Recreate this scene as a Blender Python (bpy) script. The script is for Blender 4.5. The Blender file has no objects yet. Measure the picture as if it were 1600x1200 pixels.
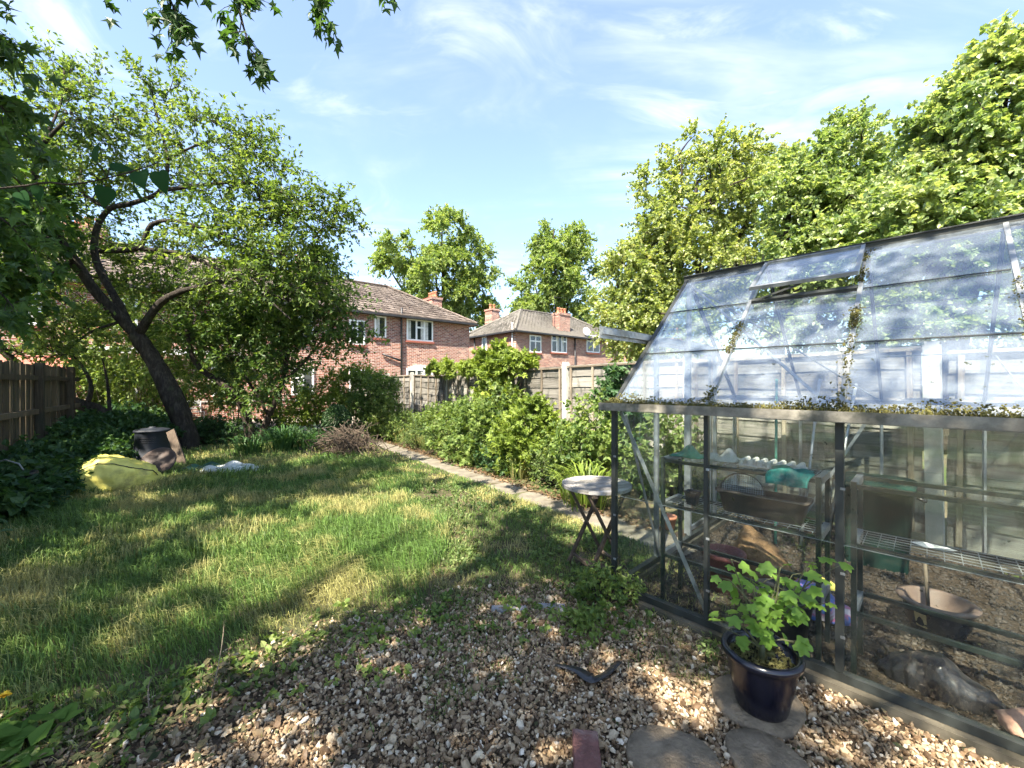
import bpy, math, random
import numpy as np
from mathutils import Vector, Matrix

# ------------------------------------------------------------------ camera, sky, sun, exposure
SC = bpy.context.scene
COL = SC.collection
H = 1.45                        # eye height
FPX = 640.0                     # focal length in pixels of a 1600 px wide picture
cam = bpy.data.cameras.new('camera')
cam.sensor_width = 36.0
cam.lens = FPX / 1600 * 36
cam.clip_start = 0.02
cam.clip_end = 2000
camo = bpy.data.objects.new('camera', cam)
COL.objects.link(camo)
camo.location = (0, 0, H)
camo.rotation_euler = (math.radians(90.0), 0, 0)
SC.camera = camo

SUN_AZ = math.radians(206)      # clockwise from +Y (behind the camera, to the left)
SUN_EL = math.radians(52)
sdir = Vector((math.sin(SUN_AZ) * math.cos(SUN_EL), math.cos(SUN_AZ) * math.cos(SUN_EL), math.sin(SUN_EL)))
sun = bpy.data.lights.new('sun', 'SUN')
sun.energy = 4.2
sun.angle = math.radians(0.55)
sun.color = (1.0, 0.91, 0.76)
suno = bpy.data.objects.new('sun', sun)
COL.objects.link(suno)
suno.rotation_euler = sdir.to_track_quat('Z', 'Y').to_euler()
suno.location = (-10, -14, 20)

W = bpy.data.worlds.new('World')
SC.world = W
W.use_nodes = True
nt = W.node_tree
for n in list(nt.nodes):
    nt.nodes.remove(n)
def wn(t, **k):
    n = nt.nodes.new(t)
    for a, b in k.items():
        setattr(n, a, b)
    return n
out = wn('ShaderNodeOutputWorld')
bg = wn('ShaderNodeBackground')
bg.inputs['Strength'].default_value = 0.081
sky = wn('ShaderNodeTexSky', sky_type='NISHITA', sun_disc=False)
sky.sun_elevation = SUN_EL
sky.sun_rotation = SUN_AZ
sky.air_density = 1.0
sky.dust_density = 0.6
sky.ozone_density = 3.0
# thin cirrus: noise on a flat layer high above, seen by direction
tc = wn('ShaderNodeTexCoord')
sp = wn('ShaderNodeSeparateXYZ')
nt.links.new(tc.outputs['Generated'], sp.inputs[0])
mx = wn('ShaderNodeMath', operation='MAXIMUM'); mx.inputs[1].default_value = 0.0
nt.links.new(sp.outputs['Z'], mx.inputs[0])
ad = wn('ShaderNodeMath', operation='ADD'); ad.inputs[1].default_value = 0.16
nt.links.new(mx.outputs[0], ad.inputs[0])
dx = wn('ShaderNodeMath', operation='DIVIDE'); dy = wn('ShaderNodeMath', operation='DIVIDE')
nt.links.new(sp.outputs['X'], dx.inputs[0]); nt.links.new(ad.outputs[0], dx.inputs[1])
nt.links.new(sp.outputs['Y'], dy.inputs[0]); nt.links.new(ad.outputs[0], dy.inputs[1])
cb = wn('ShaderNodeCombineXYZ')
nt.links.new(dx.outputs[0], cb.inputs[0]); nt.links.new(dy.outputs[0], cb.inputs[1])
def cloud(rot, scl, loc, nscale, lo, hi, dist):
    m = wn('ShaderNodeMapping')
    m.inputs['Rotation'].default_value = (0, 0, math.radians(rot))
    m.inputs['Scale'].default_value = scl
    m.inputs['Location'].default_value = loc
    nt.links.new(cb.outputs[0], m.inputs[0])
    t = wn('ShaderNodeTexNoise')
    t.inputs['Scale'].default_value = nscale
    t.inputs['Detail'].default_value = 6
    t.inputs['Roughness'].default_value = 0.58
    t.inputs['Distortion'].default_value = dist
    nt.links.new(m.outputs[0], t.inputs['Vector'])
    r = wn('ShaderNodeMapRange', interpolation_type='SMOOTHSTEP')
    r.inputs['From Min'].default_value = lo
    r.inputs['From Max'].default_value = hi
    nt.links.new(t.outputs['Fac'], r.inputs['Value'])
    return r.outputs[0]
c1 = cloud(35, (0.55, 1.9, 1), (1.3, 4.2, 0), 1.1, 0.46, 0.76, 0.9)
c2 = cloud(20, (0.8, 1.5, 1), (7.7, 0.4, 0), 2.2, 0.44, 0.78, 1.6)
c3 = cloud(0, (1, 1, 1), (2.1, 5.0, 0), 0.75, 0.40, 0.66, 0.3)
m1 = wn('ShaderNodeMath', operation='MAXIMUM'); nt.links.new(c1, m1.inputs[0]); nt.links.new(c2, m1.inputs[1])
m2 = wn('ShaderNodeMath', operation='MULTIPLY'); nt.links.new(m1.outputs[0], m2.inputs[0]); nt.links.new(c3, m2.inputs[1])
m3 = wn('ShaderNodeMath', operation='MULTIPLY_ADD'); m3.inputs[1].default_value = 0.72; m3.inputs[2].default_value = 0.10
nt.links.new(m2.outputs[0], m3.inputs[0])
mixc = wn('ShaderNodeMix', data_type='RGBA')
mixc.inputs[7].default_value = (4.0, 4.1, 4.5, 1)
nt.links.new(m3.outputs[0], mixc.inputs[0])
nt.links.new(sky.outputs[0], mixc.inputs[6])
nt.links.new(mixc.outputs[2], bg.inputs['Color'])
nt.links.new(bg.outputs[0], out.inputs['Surface'])

SC.view_settings.view_transform = 'Standard'
SC.view_settings.look = 'None'
SC.view_settings.gamma = 1.0
SC.view_settings.use_curve_mapping = False
SC.view_settings.exposure = 2.42
SC.cycles.use_denoising = True
SC.cycles.max_bounces = 10
SC.cycles.transparent_max_bounces = 12
SC.cycles.diffuse_bounces = 6
SC.cycles.glossy_bounces = 3
SC.cycles.transmission_bounces = 5
SC.cycles.sample_clamp_indirect = 8
SC.cycles.use_adaptive_sampling = True
SC.cycles.adaptive_threshold = 0.03
SC.cycles.blur_glossy = 0.5
SC.cycles.use_light_tree = False
W.cycles.sampling_method = 'MANUAL'
W.cycles.sample_map_resolution = 256

# ------------------------------------------------------------------ helpers
RN = np.random.default_rng(11)
random.seed(5)
def G(u, v, z=0.0):                 # where the ray through a picture point meets height z
    Y = FPX * (H - z) / (v - 600)
    return np.array([(u - 800) / FPX * Y, Y, z])
def A3(u, v, Y):
    return np.array([(u - 800) / FPX * Y, Y, H - (v - 600) / FPX * Y])
NF = np.array([0.806, 0.592]); E1 = np.array([-0.592, 0.806])     # across and along the garden
def GD(a, b, z=0.0):
    p = a * NF + b * E1
    return np.array([p[0], p[1], z])
def unit(a):
    a = np.asarray(a, float)
    return a / np.maximum(np.linalg.norm(a, axis=-1, keepdims=True), 1e-9)
def vnoise(P, s, seed=0):           # cheap smooth value noise from summed sines
    r = np.random.default_rng(seed)
    o = np.zeros(len(P))
    for i in range(6):
        k = r.normal(0, s, P.shape[1]); o += np.sin(P @ k + r.uniform(0, 6.28))
    return o / 3.5

class MB:
    def __init__(s): s.V = []; s.F = []; s.n = 0
    def add(s, V, *Fs):
        V = np.asarray(V, float).reshape(-1, 3)
        for F in Fs:
            F = np.asarray(F, int)
            if F.size: s.F.append(F + s.n)
        s.V.append(V); s.n += len(V); return s
    def box(s, c, d, R=None):
        c = np.asarray(c, float); d = np.asarray(d, float) / 2
        V = np.array([[x, y, z] for z in (-1, 1) for y in (-1, 1) for x in (-1, 1)]) * d
        if R is not None: V = V @ np.asarray(R).T
        return s.add(V + c, [[0, 2, 3, 1], [4, 5, 7, 6], [0, 1, 5, 4], [2, 6, 7, 3], [0, 4, 6, 2], [1, 3, 7, 5]])
    def bb(s, x0, x1, y0, y1, z0, z1):
        return s.box(((x0 + x1) / 2, (y0 + y1) / 2, (z0 + z1) / 2), (x1 - x0, y1 - y0, z1 - z0))
    def bar(s, p, q, w, h, up=(0, 0, 1)):
        p = np.asarray(p, float); q = np.asarray(q, float)
        d = q - p; L = np.linalg.norm(d); d = d / L
        sx = np.cross(d, up)
        if np.linalg.norm(sx) < 1e-4: sx = np.cross(d, (0, 1, 0))
        sx = unit(sx); uz = np.cross(sx, d)
        return s.box((p + q) / 2, (w, L, h), np.stack([sx, d, uz], 1))
    def tube(s, pts, r, n=6, cap=True):
        pts = np.asarray(pts, float); m = len(pts)
        r = np.broadcast_to(np.asarray(r, float), (m,)) if np.ndim(r) == 0 else np.asarray(r, float)
        t = unit(np.gradient(pts, axis=0))
        a = np.array([0, 0, 1.0]) if abs(t[0, 2]) < .9 else np.array([1.0, 0, 0])
        x = unit(np.cross(t[0], a)); rings = []
        an = np.arange(n) / n * 2 * math.pi
        for i in range(m):
            x = unit(x - t[i] * np.dot(x, t[i])); y = np.cross(t[i], x)
            rings.append(pts[i] + r[i] * (np.cos(an)[:, None] * x + np.sin(an)[:, None] * y))
        V = np.concatenate(rings)
        i = np.arange(m - 1)[:, None] * n; j = np.arange(n)[None]; k = (j + 1) % n
        F = np.stack([i + j, i + k, i + n + k, i + n + j], -1).reshape(-1, 4)
        if cap:
            V = np.concatenate([V, pts[:1], pts[-1:]])
            j = np.arange(n); k = (j + 1) % n
            return s.add(V, F, np.stack([np.full(n, m * n), k, j], 1), np.stack([np.full(n, m * n + 1), (m - 1) * n + j, (m - 1) * n + k], 1))
        return s.add(V, F)
    def lathe(s, prof, n=32, c=(0, 0, 0), wob=0.0, seed=0):
        prof = np.asarray(prof, float); m = len(prof); an = np.arange(n) / n * 2 * math.pi
        V = np.zeros((m, n, 3)); V[..., 0] = prof[:, :1] * np.cos(an); V[..., 1] = prof[:, :1] * np.sin(an); V[..., 2] = prof[:, 1:2]
        if wob:
            q = np.random.default_rng(seed)
            w = 1 + wob * (np.sin(an * 2 + q.uniform(0, 6)) + .6 * np.sin(an * 3 + q.uniform(0, 6)) + .4 * np.sin(an * 5 + q.uniform(0, 6)))
            V[..., :2] *= w[None, :, None]
        i = np.arange(m - 1)[:, None] * n; j = np.arange(n)[None]; k = (j + 1) % n
        F = np.stack([i + j, i + k, i + n + k, i + n + j], -1).reshape(-1, 4)
        return s.add(V.reshape(-1, 3) + np.asarray(c), F)
    def mesh(s, name, smooth=False):
        me = bpy.data.meshes.new(name)
        if not s.V: return me
        V = np.concatenate(s.V)
        lt = np.concatenate([np.full(len(F), F.shape[1]) for F in s.F])
        li = np.concatenate([F.ravel() for F in s.F])
        me.vertices.add(len(V)); me.vertices.foreach_set('co', V.astype(np.float32).ravel())
        me.loops.add(len(li)); me.loops.foreach_set('vertex_index', li.astype(np.int32))
        me.polygons.add(len(lt))
        st = np.concatenate([[0], np.cumsum(lt)[:-1]])
        me.polygons.foreach_set('loop_start', st.astype(np.int32))
        me.polygons.foreach_set('loop_total', lt.astype(np.int32))
        me.polygons.foreach_set('use_smooth', np.full(len(lt), bool(smooth)))
        me.update(calc_edges=True)
        return me

def tag(o, label=None, cat=None, group=None, kind=None):
    if label: o['label'] = label
    if cat: o['category'] = cat
    if group: o['group'] = group
    if kind: o['kind'] = kind
    return o
ORG = {}
def thing(name, label, cat, loc=(0, 0, 0), rz=0.0, group=None):
    o = bpy.data.objects.new(name, None); COL.objects.link(o)
    o.empty_display_size = .1
    o.location = tuple(loc); o.rotation_euler = (0, 0, rz)
    ORG[o.name] = np.array(loc, float)
    return tag(o, label, cat, group)
def obj(name, mb, mat, parent=None, smooth=False, world=False):
    """one mesh object; world=True: vertices are given in world space under an unrotated thing"""
    if isinstance(mb, MB):
        if world and parent is not None:
            root = parent
            while root.parent: root = root.parent
            o0 = ORG.get(root.name, np.zeros(3))
            mb.V = [v - o0 for v in mb.V]
        me = mb.mesh(name, smooth)
    else: me = mb
    if not me.materials and mat is not None: me.materials.append(mat)
    o = bpy.data.objects.new(name, me); COL.objects.link(o)
    if parent is not None: o.parent = parent
    return o
def struct(name, mb, mat, smooth=False, parent=None):
    o = obj(name, mb, mat, parent, smooth); o['kind'] = 'structure'; return o

# ------------------------------------------------------------------ materials
class NT:
    def __init__(s, name):
        s.m = bpy.data.materials.new(name); s.m.use_nodes = True; s.t = s.m.node_tree
        for n in list(s.t.nodes): s.t.nodes.remove(n)
        s.out = s.n('ShaderNodeOutputMaterial')
    def n(s, ty, ins=None, **k):
        x = s.t.nodes.new(ty)
        for a, b in k.items(): setattr(x, a, b)
        for a, b in (ins or {}).items(): s.put(x, a, b)
        return x
    def put(s, x, a, b):
        if hasattr(b, 'is_output'): s.t.links.new(b, x.inputs[a])
        elif isinstance(b, bpy.types.Node): s.t.links.new(b.outputs[0], x.inputs[a])
        else:
            if isinstance(b, tuple) and len(b) == 3 and x.inputs[a].type == 'RGBA': b = (*b, 1)
            x.inputs[a].default_value = b
    def obj(s): return s.n('ShaderNodeTexCoord').outputs['Object']
    def pos(s): return s.n('ShaderNodeNewGeometry').outputs['Position']
    def isl(s): return s.n('ShaderNodeNewGeometry').outputs['Random Per Island']
    def orand(s): return s.n('ShaderNodeObjectInfo').outputs['Random']
    def map(s, v, scale=(1, 1, 1), loc=(0, 0, 0), rot=(0, 0, 0)):
        return s.n('ShaderNodeMapping', {0: v, 'Scale': scale, 'Location': loc, 'Rotation': rot}).outputs[0]
    def noise(s, v, sc, det=4, ro=.55, dist=0.0):
        return s.n('ShaderNodeTexNoise', {'Vector': v, 'Scale': sc, 'Detail': det, 'Roughness': ro, 'Distortion': dist}).outputs['Fac']
    def ramp(s, f, stops, interp='LINEAR'):
        r = s.n('ShaderNodeValToRGB', {0: f}); cr = r.color_ramp; cr.interpolation = interp
        while len(cr.elements) < len(stops): cr.elements.new(.5)
        for e, (p, c) in zip(cr.elements, stops): e.position = p; e.color = (*c, 1) if len(c) == 3 else c
        return r.outputs[0]
    def mr(s, f, a, b, c=0.0, d=1.0, smooth=True):
        return s.n('ShaderNodeMapRange', {'Value': f, 'From Min': a, 'From Max': b, 'To Min': c, 'To Max': d}, interpolation_type='SMOOTHSTEP' if smooth else 'LINEAR').outputs[0]
    def mix(s, f, a, b, mode='MIX'):
        return s.n('ShaderNodeMix', {0: f, 6: a, 7: b}, data_type='RGBA', blend_type=mode).outputs[2]
    def math(s, op, a, b=0.0): return s.n('ShaderNodeMath', {0: a, 1: b}, operation=op).outputs[0]
    def bump(s, h, st=.3, d=.01): return s.n('ShaderNodeBump', {'Height': h, 'Strength': st, 'Distance': d}).outputs[0]
    def bsdf(s, col, rough=.7, metal=0.0, nrm=None, spec=.5):
        b = s.n('ShaderNodeBsdfPrincipled', {'Base Color': col, 'Roughness': rough, 'Metallic': metal, 'Specular IOR Level': spec})
        if nrm is not None: s.put(b, 'Normal', nrm)
        return b
    def done(s, sh):
        s.t.links.new(sh.outputs[0] if isinstance(sh, bpy.types.Node) else sh, s.out.inputs[0]); return s.m

def m_leaf(name, stops, trans=.4, tcol=1.5, rough=.5, nscale=1.2, spec=.35):
    a = NT(name)
    f = a.math('ADD', a.math('MULTIPLY', a.isl(), .6), a.math('MULTIPLY', a.mr(a.noise(a.pos(), nscale, 2), .3, .7), .4))
    c = a.ramp(f, stops)
    p = a.bsdf(c, rough, spec=spec)
    tc_ = a.mix(1.0, c, (tcol * 1.0, tcol, tcol * .42), 'MULTIPLY')
    t = a.n('ShaderNodeBsdfTranslucent', {'Color': tc_})
    return a.done(a.n('ShaderNodeMixShader', {0: trans, 1: p, 2: t}))
def m_plain(name, col, rough=.6, metal=0.0, var=.25, sc=8.0, bump=.0, spec=.5, dirt=None):
    a = NT(name); o = a.obj()
    n = a.noise(o, sc, 5, .6)
    c = a.mix(a.mr(n, .25, .75), tuple(x * (1 - var) for x in col), tuple(min(1, x * (1 + var)) for x in col))
    if dirt: c = a.mix(a.mr(a.noise(o, sc * .35, 6, .7), .5, .7, 0, .8), c, dirt)
    nr = a.bump(a.noise(o, sc * 4, 4), bump, .01) if bump else None
    return a.done(a.bsdf(c, a.mr(n, .2, .8, rough * .8, min(1, rough * 1.2)), metal, nr, spec))
def m_bark(name, c1, c2):
    a = NT(name); p = a.pos()
    q = a.map(p, (9, 9, 2.2))
    n = a.noise(q, 2.2, 8, .7, .6); n2 = a.noise(p, 6, 4)
    c = a.ramp(a.math('ADD', a.math('MULTIPLY', n, .75), a.math('MULTIPLY', n2, .25)), [(.3, tuple(x * .35 for x in c1)), (.5, c1), (.68, c2)])
    c = a.mix(a.mr(a.noise(p, 2.5, 4), .55, .75, 0, .45), c, (.09, .11, .05))
    return a.done(a.bsdf(c, .9, nrm=a.bump(n, 1.0, .07), spec=.15))
def m_brick(name, ax):
    a = NT(name); o = a.obj()
    s = a.n('ShaderNodeSeparateXYZ', {0: o})
    v = a.n('ShaderNodeCombineXYZ', {0: s.outputs[ax], 1: s.outputs[2]}).outputs[0]
    b = a.n('ShaderNodeTexBrick', {'Vector': v, 'Color1': (.0, .0, .0), 'Color2': (1, 1, 1), 'Mortar': (.5, .5, .5), 'Scale': 1.0,
            'Mortar Size': .011, 'Mortar Smooth': .15, 'Bias': 0.0, 'Brick Width': .232, 'Row Height': .077})
    cell = b.outputs[0]
    c = a.ramp(cell, [(0, (.13, .042, .03)), (.25, (.24, .082, .055)), (.55, (.30, .105, .07)), (.8, (.36, .155, .105)), (1, (.46, .27, .20))])
    c = a.mix(a.mr(a.noise(o, .6, 4), .35, .7, 0, .35), c, (.15, .075, .06))
    c = a.mix(a.mr(a.noise(v, 9, 3, .6), .58, .70, 0, .55), c, (.50, .40, .33))
    c = a.mix(b.outputs['Fac'], c, (.42, .36, .31))
    return a.done(a.bsdf(c, .9, nrm=a.bump(a.math('SUBTRACT', 1.0, b.outputs['Fac']), .6, .01), spec=.2))
def m_wood(name, cols, ax=0, rough=.85, stain=.5, gs=1.0, dirtc=(.03, .035, .025)):
    a = NT(name); o = a.obj(); r = a.orand()
    off = a.n('ShaderNodeCombineXYZ', {0: a.math('MULTIPLY', r, 37.0), 1: a.math('MULTIPLY', r, 11.0), 2: a.math('MULTIPLY', r, 23.0)}).outputs[0]
    v = a.n('ShaderNodeVectorMath', {0: o, 1: off}, operation='ADD').outputs[0]
    sc = [28 * gs] * 3; sc[ax] = 1.6 * gs
    g = a.noise(a.map(v, tuple(sc)), 1.5, 6, .65, .5)
    c = a.ramp(a.math('ADD', a.math('MULTIPLY', g, .7), a.math('MULTIPLY', r, .3)), [(.3, cols[0]), (.5, cols[1]), (.72, cols[2])])
    st = a.noise(a.map(v, (3.0, 3.0, .9)), 1.4, 6, .7)
    c = a.mix(a.mr(st, .5, .66, 0, stain), c, dirtc)
    return a.done(a.bsdf(c, rough, nrm=a.bump(g, .5, .006), spec=.25))
def m_glass(name, dirt, streak=1.0, tint=(.86, .95, .91), dcol=(.55, .60, .60), ior=1.5, spots=0.0):
    a = NT(name); o = a.obj()
    tr = a.n('ShaderNodeBsdfTransparent', {'Color': tint})
    gl = a.n('ShaderNodeBsdfGlossy', {'Color': (1, 1, 1), 'Roughness': .012})
    g = a.n('ShaderNodeNewGeometry')
    c_ = a.math('ABSOLUTE', a.n('ShaderNodeVectorMath', {0: g.outputs['Normal'], 1: g.outputs['Incoming']}, operation='DOT_PRODUCT').outputs['Value'])
    f0 = ((ior - 1) / (ior + 1)) ** 2        # thin sheet: the same reflectance from both sides
    fr = a.math('ADD', f0, a.math('MULTIPLY', 1 - f0, a.math('POWER', a.math('SUBTRACT', 1.0, c_), 5.0)))
    m = a.n('ShaderNodeMixShader', {0: fr, 1: tr, 2: gl})
    df = a.n('ShaderNodeBsdfDiffuse', {'Color': dcol}); tl = a.n('ShaderNodeBsdfTranslucent', {'Color': dcol})
    d2 = a.n('ShaderNodeMixShader', {0: .45, 1: df, 2: tl})
    n = a.noise(a.pos(), 1.6, 5, .65, .4); n2 = a.noise(a.map(a.pos(), (9, 9, 2)), 2.0, 4)
    f = a.math('MULTIPLY', a.math('ADD', a.mr(n, .3, .75, .35, 1.0), a.math('MULTIPLY', a.mr(n2, .5, .75), .5 * streak)), dirt)
    if spots:
        w = a.n('ShaderNodeTexNoise', {'Vector': a.pos(), 'Scale': 34, 'Detail': 2}).outputs['Fac']
        sp_ = a.mr(w, .72, .75, 0, spots)
        ds = a.n('ShaderNodeBsdfDiffuse', {'Color': (.04, .045, .02)})
        d3 = a.n('ShaderNodeMixShader', {0: f, 1: m, 2: d2})
        return a.done(a.n('ShaderNodeMixShader', {0: sp_, 1: d3, 2: ds}))
    return a.done(a.n('ShaderNodeMixShader', {0: f, 1: m, 2: d2}))

M = {}
M['apple'] = m_leaf('apple leaves', [(.1, (.045, .085, .022)), (.5, (.105, .16, .04)), (.9, (.19, .24, .07))], .48, 1.7)
M['hawthorn'] = m_leaf('small tree leaves', [(.1, (.035, .075, .02)), (.5, (.075, .135, .036)), (.9, (.15, .21, .06))], .46, 1.6)
M['maple'] = m_leaf('maple leaves', [(.1, (.022, .055, .016)), (.5, (.045, .095, .022)), (.9, (.09, .155, .035))], .45, 1.7)
M['syc'] = m_leaf('sycamore leaves', [(.1, (.12, .19, .07)), (.5, (.24, .31, .13)), (.9, (.39, .43, .23))], .48, 1.5, .38, spec=.5)
M['syc2'] = m_leaf('sycamore leaves with keys', [(.1, (.135, .185, .06)), (.5, (.255, .305, .11)), (.85, (.37, .395, .18)), (1, (.42, .35, .19))], .48, 1.5, .4, spec=.5)
M['lime'] = m_leaf('street tree leaves', [(.1, (.10, .16, .05)), (.5, (.20, .27, .085)), (.9, (.32, .37, .14))], .48, 1.5)
M['hop'] = m_leaf('golden hop leaves', [(.1, (.09, .14, .022)), (.5, (.17, .235, .035)), (.9, (.27, .33, .06))], .4, 1.3)
M['shrub'] = m_leaf('shrub leaves', [(.1, (.045, .09, .026)), (.5, (.115, .17, .052)), (.85, (.20, .25, .09)), (1, (.28, .28, .16))], .42, 1.5)
M['bramble'] = m_leaf('bramble leaves', [(.1, (.055, .105, .028)), (.5, (.14, .205, .05)), (.85, (.23, .29, .085)), (1, (.32, .33, .15))], .45, 1.5)
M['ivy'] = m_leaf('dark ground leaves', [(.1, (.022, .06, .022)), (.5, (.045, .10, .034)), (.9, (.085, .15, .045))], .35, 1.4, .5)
M['box'] = m_leaf('clipped box leaves', [(.1, (.012, .035, .012)), (.5, (.025, .06, .018)), (.9, (.045, .09, .025))], .2, 1.3)
M['currant'] = m_leaf('currant leaves', [(.1, (.10, .20, .03)), (.5, (.17, .29, .045)), (.9, (.27, .37, .07))], .4, 1.4, nscale=9)
M['daylily'] = m_leaf('strap leaves', [(.1, (.02, .06, .02)), (.5, (.04, .10, .03)), (.9, (.08, .15, .04))], .3, 1.3)
M['vine'] = m_leaf('vine leaves', [(.1, (.010, .034, .012)), (.9, (.020, .058, .017))], .15, 1.2, .8, spec=.05)
M['bark'] = m_bark('apple bark', (.045, .038, .032), (.105, .09, .074))
M['bark2'] = m_bark('dark bark', (.05, .04, .032), (.10, .085, .065))
M['twig'] = m_plain('dry twigs', (.15, .12, .085), .9, sc=5, var=.4, spec=.2)

OVAL = (np.array([[0, 0, 0], [.27, .42, .07], [0, 1, -.10], [-.27, .42, .07]]), np.array([[0, 1, 2], [0, 2, 3]]))
BROAD = (np.array([[0, 0, 0], [.42, .30, .08], [.26, .72, .03], [0, 1, -.10], [-.26, .72, .03], [-.42, .30, .08]]),
         np.array([[0, 1, 2], [0, 2, 3], [0, 3, 4], [0, 4, 5]]))
_o = np.array([(0, 0), (.40, -.02), (.23, .24), (.60, .52), (.22, .50), (.13, .66), (0, 1.02), (-.13, .66), (-.22, .50), (-.60, .52), (-.23, .24), (-.40, -.02)])
_z = np.array([0, -.10, .03, -.10, .03, .0, -.14, .0, .03, -.10, .03, -.10])
MAPLE = (np.concatenate([np.column_stack([_o, _z]), [[0, .34, .0]]]), np.array([[12, i, (i + 1) % 12] for i in range(12)]))
_o2 = np.array([(0, 0), (.34, -.06), (.50, .14), (.40, .34), (.60, .58), (.40, .66), (.24, .68), (.20, .86), (0, 1.0), (-.20, .86), (-.24, .68), (-.40, .66), (-.60, .58), (-.40, .34), (-.50, .14), (-.34, -.06)])
_z2 = np.array([0, .02, -.05, .05, -.08, -.02, .05, 0, -.12, 0, .05, -.02, -.08, .05, -.05, .02])
LOBED = (np.concatenate([np.column_stack([_o2, _z2]), [[0, .36, -.03]]]), np.array([[16, i, (i + 1) % 16] for i in range(16)]))

def put_leaves(mb, T, pos, axis, nrm, size):
    tv, tf = T; n = len(pos); k = len(tv)
    axis = unit(axis); side = unit(np.cross(axis, nrm)); nrm = np.cross(side, axis)
    V = pos[:, None] + size[:, None, None] * (tv[None, :, 0, None] * side[:, None] + tv[None, :, 1, None] * axis[:, None] + tv[None, :, 2, None] * nrm[:, None])
    F = (tf[None] + (np.arange(n) * k)[:, None, None]).reshape(-1, tf.shape[1])
    mb.add(V.reshape(-1, 3), F)
def sprays(leaf, twig, tips, dirs, R, ntw, nlf, size, T=OVAL, droop=.25, up=.2, tw_r=.004, spread=.75, upn=1.0):
    n = len(tips)
    if n == 0: return
    R = np.broadcast_to(np.asarray(R, float), (n,))
    tp = np.repeat(tips, ntw, 0); rr = np.repeat(R, ntw)
    td = unit(np.repeat(unit(dirs), ntw, 0) * .65 + RN.normal(0, spread, (n * ntw, 3)) + np.array([0, 0, up]))
    L = rr * RN.uniform(.55, 1.15, n * ntw)
    if twig is not None:
        e = tp + td * L[:, None]; e[:, 2] -= droop * L
        s = unit(np.cross(td, RN.normal(0, 1, td.shape))); s2 = np.cross(td, s)
        V = np.stack([tp + s * tw_r, tp - s * tw_r * .5 + s2 * tw_r * .87, tp - s * tw_r * .5 - s2 * tw_r * .87, e], 1).reshape(-1, 3)
        b = (np.arange(len(tp)) * 4)[:, None]
        F = np.concatenate([b + np.array([[0, 1, 3]]), b + np.array([[1, 2, 3]]), b + np.array([[2, 0, 3]])])
        twig.add(V, F)
    t = RN.uniform(.12, 1.05, (len(tp), nlf))
    P = tp[:, None] + td[:, None] * (L[:, None] * t)[..., None]
    P[..., 2] -= droop * L[:, None] * t ** 2
    P = P.reshape(-1, 3)
    ax = np.repeat(td, nlf, 0) * .5 + RN.normal(0, .65, P.shape); ax[:, 2] -= droop * 1.2
    nr = RN.normal(0, .55, P.shape); nr[:, 2] += upn
    sz = size * RN.uniform(.6, 1.25, len(P))
    put_leaves(leaf, T, P, ax, nr, sz)
def in_ball(n, bias=.33):
    d = unit(RN.normal(0, 1, (n, 3))); return d * (RN.uniform(0, 1, n) ** bias)[:, None]
def curve(p, q, k=6, sag=.12, wob=.06):
    t = np.linspace(0, 1, k)[:, None]; d = np.linalg.norm(q - p)
    pts = p + (q - p) * t
    w = RN.normal(0, wob * d, 3)
    pts = pts + np.sin(t * math.pi) * w; pts[:, 2] += np.sin(t[:, 0] * math.pi) * sag * d
    return pts
def smooth_line(pts, k=5):
    pts = np.asarray(pts, float); out_ = []
    P = np.concatenate([[2 * pts[0] - pts[1]], pts, [2 * pts[-1] - pts[-2]]])
    for i in range(1, len(P) - 2):
        for t in np.linspace(0, 1, k, endpoint=False):
            a, b, c, d = P[i - 1:i + 3]
            out_.append(.5 * (2 * b + (c - a) * t + (2 * a - 5 * b + 4 * c - d) * t * t + (3 * b - a - 3 * c + d) * t ** 3))
    out_.append(pts[-1]); return np.array(out_)
def limb(mb, pts, r0, r1, n=8, k=5, rough=.06):
    L = smooth_line(pts, k); r = np.linspace(r0, r1, len(L)) * (1 + RN.normal(0, rough, len(L)))
    mb.tube(L, r, n); return L
def tree(name, label, cat, base, limbs, blobs, leafm, barkm, size, R=.5, ntw=5, nlf=9, T=OVAL, droop=.2, conn=(.02, .006), up=.25, group=None, bias=.33, tw_r=.004, twigs=True, keep=None):
    """limbs: (points, r0, r1); blobs: (centre, radii, tips)"""
    t = thing(name, label, cat, base, 0, group)
    wood = MB(); leaf = MB(); tw = MB(); sk = []
    for p, r0, r1 in limbs: sk.append(limb(wood, p, r0, r1))
    S = np.concatenate([s[len(s) // 5:] for s in sk])
    for c, rad, n in blobs:
        c = np.asarray(c, float); o = in_ball(n, bias) * RN.uniform(.72, 1.16, (n, 1)); tips = c + o * np.asarray(rad)
        dirs = unit(o * np.asarray(rad) + np.array([0, 0, .2]))
        if keep is not None:
            k = keep(tips); tips = tips[k]; dirs = dirs[k]
        near = np.argsort([np.min(np.linalg.norm(S - q, axis=1)) for q in tips]) if len(tips) else []
        for qi in near:                       # each branch leaves the nearest wood already grown
            q = tips[qi]
            d = np.linalg.norm(S - q, axis=1) + np.maximum(0, S[:, 2] - q[2]) * .8
            a = S[np.argmin(d + RN.uniform(0, .2, len(S)))]; cl = curve(a, q, 6, RN.uniform(-.02, .16), .12)
            wood.tube(cl, np.linspace(conn[0], conn[1], 6) * min(1.6, .35 + .6 * np.linalg.norm(q - a)), 4, False)
            S = np.concatenate([S, cl[2:5]])
        sprays(leaf, tw if twigs else None, tips, dirs, R, ntw, nlf, size, T, droop, up, tw_r)
    obj('trunk', wood, barkm, t, True, True)
    if twigs: obj('twigs', tw, barkm, t, False, True)['kind'] = 'stuff'
    obj('crown', leaf, leafm, t, False, True)['kind'] = 'stuff'
    return t
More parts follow.
